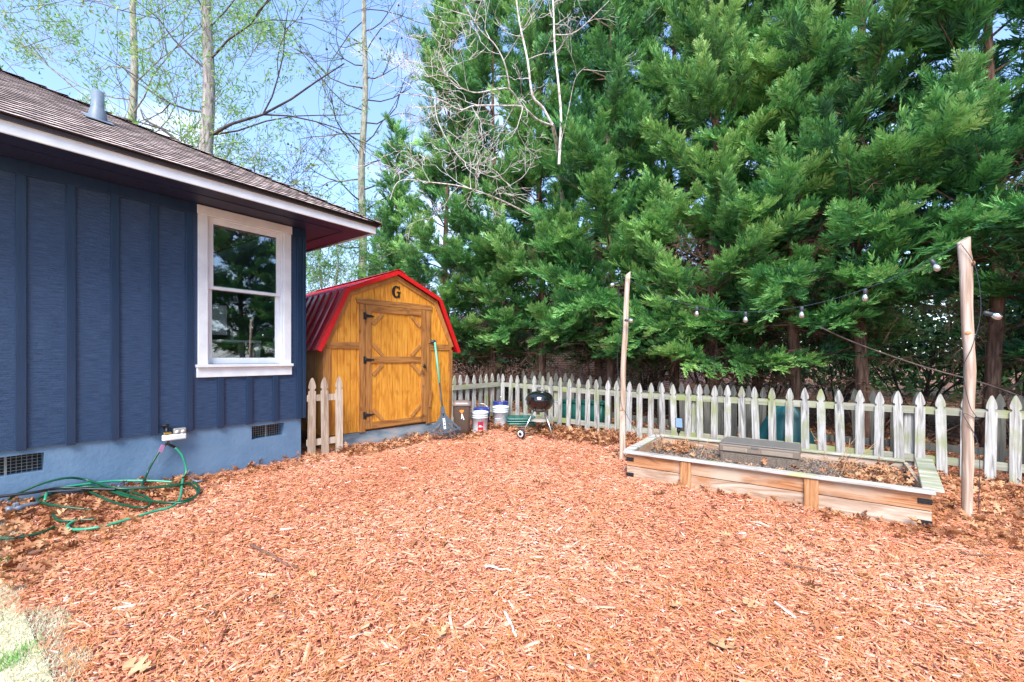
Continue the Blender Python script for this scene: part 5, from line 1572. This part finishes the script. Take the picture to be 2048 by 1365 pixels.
def cypress_variant(seed, H, zb, Rmax, n_limb=70, lean=0.0):
    """returns (foliage V, F, A), trunk MB, dead branches MB in tree-local coordinates"""
    rg = np.random.default_rng(seed); rr = random.Random(seed)
    VV, AA = [], []
    trunk, dead = MB(), MB()
    tp_ = [Vector((lean * (z / H) ** 2 + 0.05 * math.sin(z * 0.9 + seed), 0.05 * math.cos(z * 0.8 + seed), z)) for z in np.linspace(-0.1, H * 0.97, 22)]
    tr_ = [0.105 * (1 - 0.93 * (i / 21)) + (0.03 if i == 0 else 0) for i in range(22)]
    trunk.tube(tp_, tr_, 12)
    def tpos(z):
        i = min(20, max(0, int(z / (H * 0.97) * 21))); return tp_[i].lerp(tp_[i + 1], 0.5)
    for k in range(n_limb):
        f_ = (k + rg.random()) / n_limb
        z = zb + (H - zb) * f_ ** 1.12
        prof = (0.70 + 0.30 * min(1, f_ / 0.12)) * (1 - f_) ** 0.62 + 0.10
        Rr = Rmax * prof * rg.uniform(0.72, 1.15)
        az = k * 2.39996 + rg.normal(0, 0.3)
        el = R(rg.uniform(12, 34)) + 0.5 * f_
        if f_ < 0.12: el = R(rg.uniform(-8, 12))
        o = np.array(tpos(max(0.6, z - Rr * math.tan(el) * 0.6)))
        d_ = np.array([math.cos(az) * math.cos(el), math.sin(az) * math.cos(el), math.sin(el)])
        tip = o + d_ * Rr
        mid = o + d_ * Rr * 0.5 + np.array([0, 0, -0.06])
        trunk.tube([Vector(o), Vector(mid), Vector(tip)], [0.022, 0.014, 0.005], 5, cap=False)
        npl = int(3 + 3.4 * Rr)
        for j in range(npl):
            s = 0.22 + 0.76 * (j + rg.random() * .6) / npl
            base = o + (tip - o) * s
            dev = (1 if j % 2 else -1) * rg.uniform(0.25, 0.95) * (1.15 - 0.6 * s)
            if j == npl - 1: dev = 0; base = o + (tip - o) * 0.72
            a2 = az + dev
            e2 = el + rg.normal(0.10, 0.22)
            dd_ = np.array([math.cos(a2) * math.cos(e2), math.sin(a2) * math.cos(e2), math.sin(e2)])
            sc_ = rg.uniform(0.45, 1.15) * (0.72 + 0.28 * min(1, Rr / 1.2))
            Fm = frame(dd_, np.array([rg.normal(0, 0.3), rg.normal(0, 0.3), 1.0]))
            pv, pa = PLUMES[rg.integers(6)]
            VV.append((pv * sc_ * np.array([1, 1, rg.choice([-1, 1]) if False else 1])) @ Fm.T + base)
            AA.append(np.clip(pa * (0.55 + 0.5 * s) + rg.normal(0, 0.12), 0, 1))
    # dead lower branches
    for k in range(60):
        z = rg.uniform(0.45, zb + 2.6); az = rg.uniform(0, 6.28); L = rg.uniform(0.5, 1.5)
        o = tpos(z); o = Vector((o.x, o.y, z)); p = o.copy(); d_ = Vector((math.cos(az), math.sin(az), rg.uniform(-0.35, 0.35))).normalized(); pts = [p.copy()]
        for q in range(6):
            d_ = (d_ + Vector((rr.uniform(-.18, .18), rr.uniform(-.18, .18), rr.uniform(-.16, .12)))).normalized(); p = p + d_ * L / 6; pts.append(p.copy())
        dead.tube(pts, [0.012, 0.010, 0.008, 0.006, 0.005, 0.004, 0.002], 4, cap=False)
        for q in range(1, 7):
            for _ in range(3):
                e = (d_ * 0.7 + Vector((rr.uniform(-1, 1), rr.uniform(-1, 1), rr.uniform(-0.9, 0.5)))).normalized(); l_ = rr.uniform(0.12, 0.42)
                a = pts[q]; b_ = a + e * l_ * 0.5 + Vector((0, 0, rr.uniform(-.03, .03))); c_ = a + e * l_ + Vector((0, 0, -0.05))
                dead.tube([a, b_, c_], [0.004, 0.003, 0.0012], 3, cap=False)
                for w_ in range(2):
                    e2 = (e + Vector((rr.uniform(-1, 1), rr.uniform(-1, 1), rr.uniform(-1, 0.4)))).normalized()
                    dead.tube([b_, b_ + e2 * l_ * 0.4], [0.0022, 0.001], 3, cap=False)
    V = np.concatenate(VV); A_ = np.concatenate(AA)
    F = np.arange(len(V)).reshape(-1, 4)
    return (V, F, A_), trunk, dead


VAR = []
for i, (H, zb, Rx) in enumerate(((12.5, 1.42, 1.75), (13.5, 1.25, 1.65), (12.0, 2.45, 1.9), (13.0, 1.6, 1.6))):
    (V, F, A_), tk, dd_ = cypress_variant(100 + i, H, zb, Rx)
    root = thing('cypress_tree', 'cypress', 'tree', (0, 0, 0), 0, 'cypress trees behind the fence')
    tk.build('trunk', M['bark'], root)
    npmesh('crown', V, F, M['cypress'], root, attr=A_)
    dd_.build('dead_branches', M['deadtwig'], root)
    VAR.append(root)
# (x, y, variant, rot, scale, label)
TREES = [
    (-3.15, 5.9, 1, 10, 0.96, 'leftmost tall cypress rising behind the red shed roof'),
    (-5.0, 5.6, 3, 70, 0.66, 'smaller cypress left of the tall ones, behind the shed ridge'),
    (-6.6, 6.2, 0, 200, 0.48, 'smallest bushy cypress nearest the roof corner of the blue house'),
    (-1.50, 6.0, 0, 120, 1.0, 'cypress with forked trunk behind the short fence, brick house beyond'),
    (0.02, 5.9, 3, 200, 1.0, 'dense cypress with trunk directly above the kettle grill'),
    (1.15, 6.7, 1, 300, 0.98, 'darker set back cypress between grill and slim pole'),
    (1.85, 5.8, 0, 40, 0.95, 'cypress whose trunk stands just left of the slim pole'),
    (3.00, 6.4, 3, 150, 0.97, 'cypress just right of the slim pole'),
    (3.95, 5.7, 1, 250, 0.92, 'cypress with trunk above the left half of the raised bed'),
    (4.55, 7.1, 0, 80, 1.05, 'thick dark set back cypress behind the compost box'),
    (5.20, 5.9, 3, 20, 0.93, 'cypress between compost box and the bare reddish trunk'),
    (6.07, 6.0, 2, 0, 1.0, 'cypress with tall bare reddish trunk left of the thick pole'),
    (7.55, 5.9, 2, 140, 0.92, 'cypress with bare trunk right of the thick pole'),
    (9.0, 5.8, 1, 60, 1.0, 'rightmost cypress reaching in at the picture edge'),
    (10.6, 5.4, 0, 170, 1.0, 'cypress beyond the right picture edge nearest the yard corner'),
    (12.2, 4.2, 3, 220, 1.0, 'cypress past the right of the yard with its crown facing the window'),
    (13.3, 1.8, 2, 10, 0.95, 'cypress east of the yard with a bare lower trunk'),
    (13.8, -0.8, 1, 310, 1.0, 'cypress farthest along the east side of the yard'),
]
used = set()
for (x, y, v, rot, sc_, lab) in TREES:
    if v in used: r_ = copy_tree(VAR[v])
    else: r_ = VAR[v]; used.add(v)
    r_.location = (x, y, 0.03); r_.rotation_euler = (0, 0, R(rot)); r_.scale = (sc_, sc_, sc_)
    r_['label'] = lab

# ------------------------------------------------------------------ other trees
def grow(mb, p, d, L, r, depth, rr, tips, wob=0.22, up=0.03, nch=(2, 4), spread=0.9, minr=0.0016, sides=5, ang=0.75):
    n = 5; pts = [p.copy()]; rad = [r]; dirs = [d.copy()]
    for k in range(n):
        d = (d + Vector((rr.uniform(-wob, wob), rr.uniform(-wob, wob), rr.uniform(-wob, wob) + up))).normalized()
        p = p + d * L / n; pts.append(p.copy()); rad.append(max(minr, r * (1 - 0.62 * (k + 1) / n))); dirs.append(d.copy())
    mb.tube(pts, rad, sides if depth > 1 else max(3, sides - 2), cap=False)
    if depth <= 0:
        tips.append((pts[-1], d)); tips.append((pts[3], dirs[3])); return
    for c in range(rr.randint(*nch)):
        k = rr.randint(2, n); e = dirs[k].orthogonal().normalized(); e.rotate(Matrix.Rotation(rr.uniform(0, 6.28), 3, dirs[k]))
        nd = (dirs[k] * math.cos(ang) + e * math.sin(ang) * spread * rr.uniform(0.7, 1.2)).normalized()
        grow(mb, pts[k], nd, L * rr.uniform(0.5, 0.75), max(minr, rad[k] * 0.72), depth - 1, rr, tips, wob, up, nch, spread, minr, sides, ang)


def tufts(tips, mt, name, parent, seed, cnt=10, size=0.09, width=0.012, spread=0.05, drop=0.0, keep=1.0, radial=True, clump=True):
    rg = np.random.default_rng(seed); P, D = [], []
    for p, d in tips:
        if rg.random() > keep or (name == 'foliage' and mnoise.noise(Vector(p) * 0.55 + Vector((seed, 0, 0))) < (-0.12 if clump else -9)): continue
        for _ in range(cnt):
            v = rg.normal(0, 1, 3); v /= np.linalg.norm(v); dd_ = v * 0.9 + np.array(d) * 0.8 if radial else v
            P.append(np.array(p) + rg.normal(0, spread, 3)); D.append(dd_ / np.linalg.norm(dd_))
    P = np.array(P); D = np.array(D); n = len(P)
    S = np.cross(D, rg.normal(0, 1, (n, 3))); S /= np.linalg.norm(S, axis=1)[:, None]
    L = (size * rg.uniform(0.6, 1.3, n))[:, None]; W = (width * rg.uniform(0.7, 1.3, n))[:, None]
    V = np.stack([P, P + D * L * .5 + S * W, P + D * L, P + D * L * .5 - S * W], 1).reshape(-1, 3)
    return npmesh(name, V, np.arange(len(V)).reshape(-1, 4), mt, parent, attr=np.repeat(rg.random(n), 4))


def back_tree(u, Y, lean_u, H, r0, label, kind, seed, limbs, bark, group='tall trees beyond the house', nch=(2, 4), depth=2, bend=0.0, wob=0.16, bbark=None):
    """limbs: (height, plate direction dx, dz, depth-dir dy, length, radius factor)"""
    base = survey(u, 715, Y); base.z = 0
    rr = random.Random(seed)
    t = thing('pine_tree' if kind == 'pine' else 'oak_tree', label, 'tree', base, 0, group)
    m = MB(); tips = []
    rt_ = Vector((math.cos(YAW), math.sin(YAW), 0)); fw = Vector((-math.sin(YAW), math.cos(YAW), 0))
    N = 26
    ctr = [rt_ * ((lean_u / 865 * Y) * (i / N) + 0.05 * math.sin(i * 0.7 + seed) + bend * math.sin(i / N * 3.1)) + Vector((0, 0, H * i / N - 0.1 * (i == 0))) for i in range(N + 1)]
    m.tube(ctr, [r0 * (1 - 0.72 * (i / N)) + (0.06 if i == 0 else 0) for i in range(N + 1)], 14)
    def c_at(z):
        f_ = z / H * N; i = int(min(N - 1, max(0, f_))); return ctr[i].lerp(ctr[i + 1], f_ - i)
    b = MB()
    for (z, dx, dz, dy, L, rf_) in limbs:
        p = c_at(z); d = (rt_ * dx + Vector((0, 0, dz)) + fw * dy).normalized()
        grow(b, p, d, L, r0 * rf_ * 0.72 * (1 - 0.6 * z / H), depth, rr, tips, wob=wob, nch=nch, up=0.05, sides=6, minr=0.006)
    m.build('trunk', bark, t); b.build('branches', bbark or bark, t)
    return t, tips, (rt_, fw)


rr = random.Random(31)
# big grey oak trunk at u=411
lm = [(6.9, -0.75, 0.75, 0.1, 5.2, 0.34), (7.7, 0.9, 0.38, -0.1, 4.6, 0.36), (7.75, 0.95, 0.2, 0.3, 4.2, 0.22), (8.4, -0.9, 0.3, 0.2, 4.0, 0.24), (6.6, 0.6, -0.35, 0.1, 1.6, 0.14), (9.6, -0.7, 0.8, 0.2, 3.5, 0.25), (9.9, 0.8, 0.5, -0.2, 4.2, 0.25), (10.8, 0.6, 0.8, 0.3, 3.6, 0.2), (11.2, -0.6, 0.8, -0.3, 3.4, 0.2), (5.2, -0.9, 0.3, 0.3, 1.5, 0.08)]
t, tips, _ = back_tree(411, 12.5, 6, 15, 0.27, 'thick grey barked tree just beyond the house roof', 'oak', 3, lm, M['bark_grey'], depth=3, nch=(2, 4), wob=0.24, bbark=M['bark_dark'])
tufts(tips, M['spring'], 'foliage', t, 5, cnt=8, size=0.11, width=0.026, spread=0.06, keep=0.75)
# u=258 mossy tree with lime foliage (left)
lm = []
for k in range(17):
    s = 1 if k % 2 else -1
    lm.append((4.8 + 0.52 * k, s * rr.uniform(0.7, 1), rr.uniform(0.0, 0.55), rr.uniform(-0.5, 0.5), rr.uniform(2.6, 4.6), 0.26))
lm += [(5.2, -0.9, 0.45, -0.3, 6.0, 0.3), (6.2, -0.95, 0.35, -0.4, 6.5, 0.3), (7.2, -0.95, 0.3, -0.3, 6.0, 0.3), (4.7, 0.9, 0.5, 0.0, 3.5, 0.3)]
t, tips, _ = back_tree(258, 14.5, 12, 16, 0.20, 'slimmer mossy tree with lime green foliage above the roof vent pipe', 'oak', 8, lm, M['bark_moss'], depth=3, nch=(3, 4), wob=0.2)
tufts(tips, M['lime'], 'foliage', t, 9, cnt=17, size=0.15, width=0.018, spread=0.12, keep=0.9, clump=False)
# thin pair u=455/478
lm = [(3.3 + 0.45 * k, (-1) ** k * rr.uniform(0.5, 0.9), rr.uniform(0.2, 0.8), rr.uniform(-0.4, 0.4), rr.uniform(1.0, 2.2), 0.4) for k in range(9)]
t, tips, _ = back_tree(452, 15, 18, 7.4, 0.075, 'small pale sapling right of the thick grey tree', 'oak', 12, lm, M['bark_grey'], depth=2)
tufts(tips, M['pine'], 'foliage', t, 13, cnt=6, size=0.13, width=0.02, spread=0.12, keep=0.5)
lm = [(3.4 + 0.3 * k, (-1) ** k * rr.uniform(0.6, 1.0), rr.uniform(-0.1, 0.8), rr.uniform(-0.4, 0.4), rr.uniform(1.4, 3.4), 0.5) for k in range(12)]
t, tips, _ = back_tree(480, 15.5, 25, 8.2, 0.085, 'crooked leafless sapling nearest the roof corner', 'oak', 15, lm, M['bark_dark'], depth=2, bend=0.3)
tufts(tips, M['spring'], 'foliage', t, 16, cnt=2, size=0.09, width=0.02, spread=0.08, keep=0.25)
# pine u=725
lm = []
for k in range(24):
    lm.append((5.0 + 0.42 * k, (-1) ** k * rr.uniform(0.6, 1), rr.uniform(-0.25, 0.75), rr.uniform(-0.6, 0.6), rr.uniform(1.8, 3.4), 0.30))
t, tips, _ = back_tree(719, 16, 14, 17, 0.19, 'tall thin pine with cones and sparse needles left of the cypresses', 'pine', 21, lm, M['bark_moss'], depth=2, nch=(2, 4), wob=0.34, bbark=M['bark_dark'])
tufts(tips, M['pine'], 'foliage', t, 22, cnt=22, size=0.20, width=0.009, spread=0.05, keep=0.45)
for p, d in tips[::13]: MB().lathe([(0.005, -0.04), (0.04, -0.02), (0.032, 0.02), (0.005, 0.05)], n=8).build('cone', M['bark_dark'], t).location = p
# small pines low right of the roof corner
for (u, Y, H, seed, lab) in ((640, 17, 6.6, 41, 'young bushy pine peeping over the roof corner'), (672, 15, 5.6, 43, 'light green young pine behind the shed roof'), (760, 14, 6.4, 47, 'bushy green pine between shed roof and cypresses'), (560, 19, 5.8, 49, 'distant young pine seen over the roof end')):
    lm = [(1.0 + (H - 1.4) * k / 26, math.cos(k * 2.4), rr.uniform(0.05, 0.5), math.sin(k * 2.4), (1.7 * (1 - k / 30) + 0.3), 0.32) for k in range(26)]
    t, tips, _ = back_tree(u, Y, 2, H, 0.07, lab, 'pine', seed, lm, M['bark_moss'], group='young pines beyond the shed', depth=2, nch=(2, 3))
    tufts(tips, M['lime'] if seed in (43, ) else M['pine'], 'foliage', t, seed, cnt=14, size=0.17, width=0.013, spread=0.08, keep=0.95, clump=False)

# the pale bare tree in front of the cypresses
bt = thing('bare_tree', 'leafless white lichen covered tree spreading in front of the green cypresses', 'tree', survey(1150, 715, 9.4) * Vector((1, 1, 0)) if False else (0, 0, 0))
bm_ = MB(); tips = []
rr = random.Random(77)


def limb(points, r0, r1, depth=3, nk=9, L=0.75, n=8):
    r0 *= 0.62; r1 *= 0.65; nk = int(nk * 0.8)
    P = spline([survey(*q) for q in points], 6)
    nP = len(P); rad = [r0 + (r1 - r0) * i / (nP - 1) for i in range(nP)]
    bm_.tube(P, rad, n, cap=False)
    for k in range(nk):
        i = rr.randint(int(nP * 0.25), nP - 2)
        d = (P[i + 1] - P[i]).normalized(); e = d.orthogonal(); e.rotate(Matrix.Rotation(rr.uniform(0, 6.28), 3, d))
        nd = (d * 0.6 + e * 0.8).normalized()
        grow(bm_, P[i], nd, L * rr.uniform(0.6, 1.2), max(0.006, rad[i] * 0.5), depth, rr, tips, wob=0.34, up=0.04, nch=(2, 3), minr=0.0032, sides=5, ang=0.8)


limb([(1168, 835, 11.2), (1155, 650, 11.0), (1138, 480, 10.6), (1122, 380, 9.7), (1115, 300, 8.9), (1105, 250, 8.4)], 0.10, 0.055, 2, 0)
limb([(1105, 250, 8.4), (1085, 215, 8.3), (1065, 190, 8.2), (1055, 120, 8.3), (1040, 50, 8.4), (1030, -20, 8.5)], 0.045, 0.02, 2, 7)
limb([(1118, 330, 8.5), (1122, 240, 8.6), (1118, 180, 8.7), (1110, 100, 8.8), (1108, 50, 8.9), (1105, -30, 9.0)], 0.045, 0.025, 2, 6)
limb([(1105, 252, 8.4), (1075, 240, 8.1), (1045, 215, 7.8), (1010, 212, 7.5), (950, 212, 7.2), (920, 220, 7.0), (880, 200, 6.8), (830, 190, 6.6), (795, 188, 6.4)], 0.035, 0.008, 3, 13)
limb([(1045, 215, 7.8), (1020, 180, 7.5), (990, 180, 7.2), (945, 185, 7.0), (900, 160, 6.8), (880, 120, 6.7)], 0.026, 0.007, 3, 10)
limb([(1020, 180, 7.5), (1010, 130, 7.3), (990, 90, 7.2), (960, 60, 7.1), (930, 10, 7.0)], 0.022, 0.007, 3, 9)
limb([(870, 200, 6.8), (875, 240, 6.8), (900, 290, 6.9), (925, 320, 7.0), (960, 345, 7.1), (1000, 360, 7.3)], 0.016, 0.007, 3, 6)
limb([(1060, 430, 8.0), (1000, 400, 7.4), (930, 375, 7.0), (860, 365, 6.8), (800, 362, 6.6), (780, 400, 6.5)], 0.024, 0.006, 3, 12)
limb([(1110, 70, 8.9), (1150, 65, 8.8), (1200, 20, 8.7), (1240, -20, 8.6)], 0.020, 0.006, 2, 5)
limb([(1118, 300, 8.5), (1135, 230, 8.3), (1150, 160, 8.1), (1170, 135, 8.0)], 0.014, 0.005, 2, 3)
bm_.build('limbs', M['bark_white'], bt)
tag(bt)

# long thin bare branches crossing at the right
tag(MB().tube(spline([survey(1640, 655, 5.9), survey(1720, 690, 5.8), survey(1850, 735, 5.6), survey(1960, 765, 5.4), survey(2060, 800, 5.3)], 6), 0.010, 7).build('fallen_branch', M['bark_dark']), 'long bare branch slanting across behind the thick pole', 'branch')
tag(MB().tube(spline([survey(2100, 740, 5.8), survey(2040, 765, 5.9), survey(1990, 800, 6.0)], 6), 0.020, 7).build('fallen_branch', M['bark_dark']), 'short thick bare branch leaning at the right picture edge', 'branch')

# ------------------------------------------------------------------ far side: brick house, shrubs, wood
bh = thing('brick_house', 'red brick neighbouring house seen through the cypress trunks', 'house', (-11.0, 13.0, 0), 0)
w = MB()
w.box(0, 3.4, 0, 8, -0.3, 2.7).box(4.4, 11.5, 0, 8, -0.3, 2.7).box(3.4, 4.4, 0.0, 8, -0.3, 1.0).box(3.4, 4.4, 0.0, 8, 2.1, 2.7)
w.build('wall', M['brick'], bh)
wf = MB().box(3.36, 4.44, -0.03, 0.03, 0.95, 1.0).box(3.36, 3.42, -0.03, 0.03, 1.0, 2.1).box(4.38, 4.44, -0.03, 0.03, 1.0, 2.1).box(3.36, 4.44, -0.031, 0.03, 2.1, 2.16).build('window', M['white'], bh)
MB().box(3.42, 4.38, 0.04, 0.05, 1.0, 2.1).build('pane', M['solar'], wf)
r_ = MB()
r_.add([(-0.5, -0.5, 2.7), (12.0, -0.5, 2.7), (12.0, 4, 4.4), (-0.5, 4, 4.4), (-0.5, 8.5, 2.7), (12.0, 8.5, 2.7)], [(0, 1, 2, 3), (3, 2, 5, 4), (0, 3, 4), (1, 5, 2)])
r_.build('roof', M['greyroof'], bh)
MB().box(-0.5, 12.0, -0.52, -0.50, 2.55, 2.72).build('fascia_board', M['white'], bh)

# shrubs of the wood edge beyond
def shrub_proto(seed, R0, H, n, mt):
    t = thing('wood_edge_shrub', 'shrub', 'shrub', (0, 0, 0), 0, 'shrubs at the wood edge')
    rr = random.Random(seed); m = MB(); tips = []
    for k in range(9):
        a = rr.uniform(0, 6.28); grow(m, Vector((0.1 * math.cos(a), 0.1 * math.sin(a), 0)), Vector((math.cos(a) * 0.5, math.sin(a) * 0.5, 1)).normalized(), H * 0.55, 0.03, 3, rr, tips, wob=0.2, nch=(2, 4), minr=0.004)
    m.build('stems', M['bark_dark'], t)
    tufts(tips, mt, 'foliage', t, seed, cnt=n, size=0.13, width=0.034, spread=0.20, clump=False)
    return t


sp_ = [shrub_proto(61, 1.4, 3.2, 12, M['shrub']), shrub_proto(67, 1.4, 4.4, 11, M['lime']), shrub_proto(71, 1.4, 3.0, 12, M['shrub'])]
rr = random.Random(9)
SHR = [(-5.6, 10.2, 0, 0.95, 'dark green shrub beyond the trunks right above the shed corner'),
       (-3.6, 9.6, 2, 0.8, 'dense green shrub in front of the brick wall above the short fence'),
       (-0.6, 10.6, 1, 0.75, 'yellow green shrub at the right end of the brick wall'),
       (1.2, 10.0, 0, 0.95, 'dark green shrub beyond the trunks left of the slim pole'),
       (2.9, 10.4, 2, 0.95, 'dense green shrub beyond the trunks right of the slim pole'),
       (4.4, 9.6, 1, 0.8, 'yellow green shrub beyond the thick dark trunk above the compost box'),
       (5.8, 10.2, 0, 0.95, 'dark green shrub in the gap left of the bare reddish trunk'),
       (7.2, 9.4, 1, 0.75, 'yellow green shrub in the gap right of the bare reddish trunk'),
       (8.7, 9.6, 2, 0.9, 'dense green shrub directly behind the thick pole'),
       (10.3, 9.2, 0, 0.95, 'dark green shrub between the thick pole and the bare trunk beside it'),
       (12.2, 8.8, 1, 0.85, 'yellow green shrub at the right picture edge low behind the fence'),
       (-9.0, 8.6, 2, 0.95, 'dense green shrub low behind the shed roof'),
       (-12.0, 9.2, 1, 1.0, 'yellow green shrub between roof corner and shed')]
usd = set()
for x, y, v, sc2, lab in SHR:
    if v in usd: r_ = copy_tree(sp_[v])
    else: r_ = sp_[v]; usd.add(v)
    r_.location = (x, y, 0.02); r_.rotation_euler = (0, 0, rr.uniform(0, 6.28)); r_.scale = (sc2, sc2, sc2)
    r_['label'] = lab
# far wood that reads as one mass
rg = np.random.default_rng(5); pts_ = []
for k in range(420):
    c = np.array([rg.uniform(2, 32), rg.uniform(14, 20), rg.uniform(0.2, 5.5)])
    for q in range(14): pts_.append((Vector(c + rg.normal(0, 0.45, 3)), Vector((0, 0, 0.3))))
tag(tufts(pts_, M['shrub'], 'far_woods', None, 77, cnt=5, size=0.30, width=0.07, spread=0.25), 'far green undergrowth of the wood beyond the cypresses', 'woods', kind='stuff')
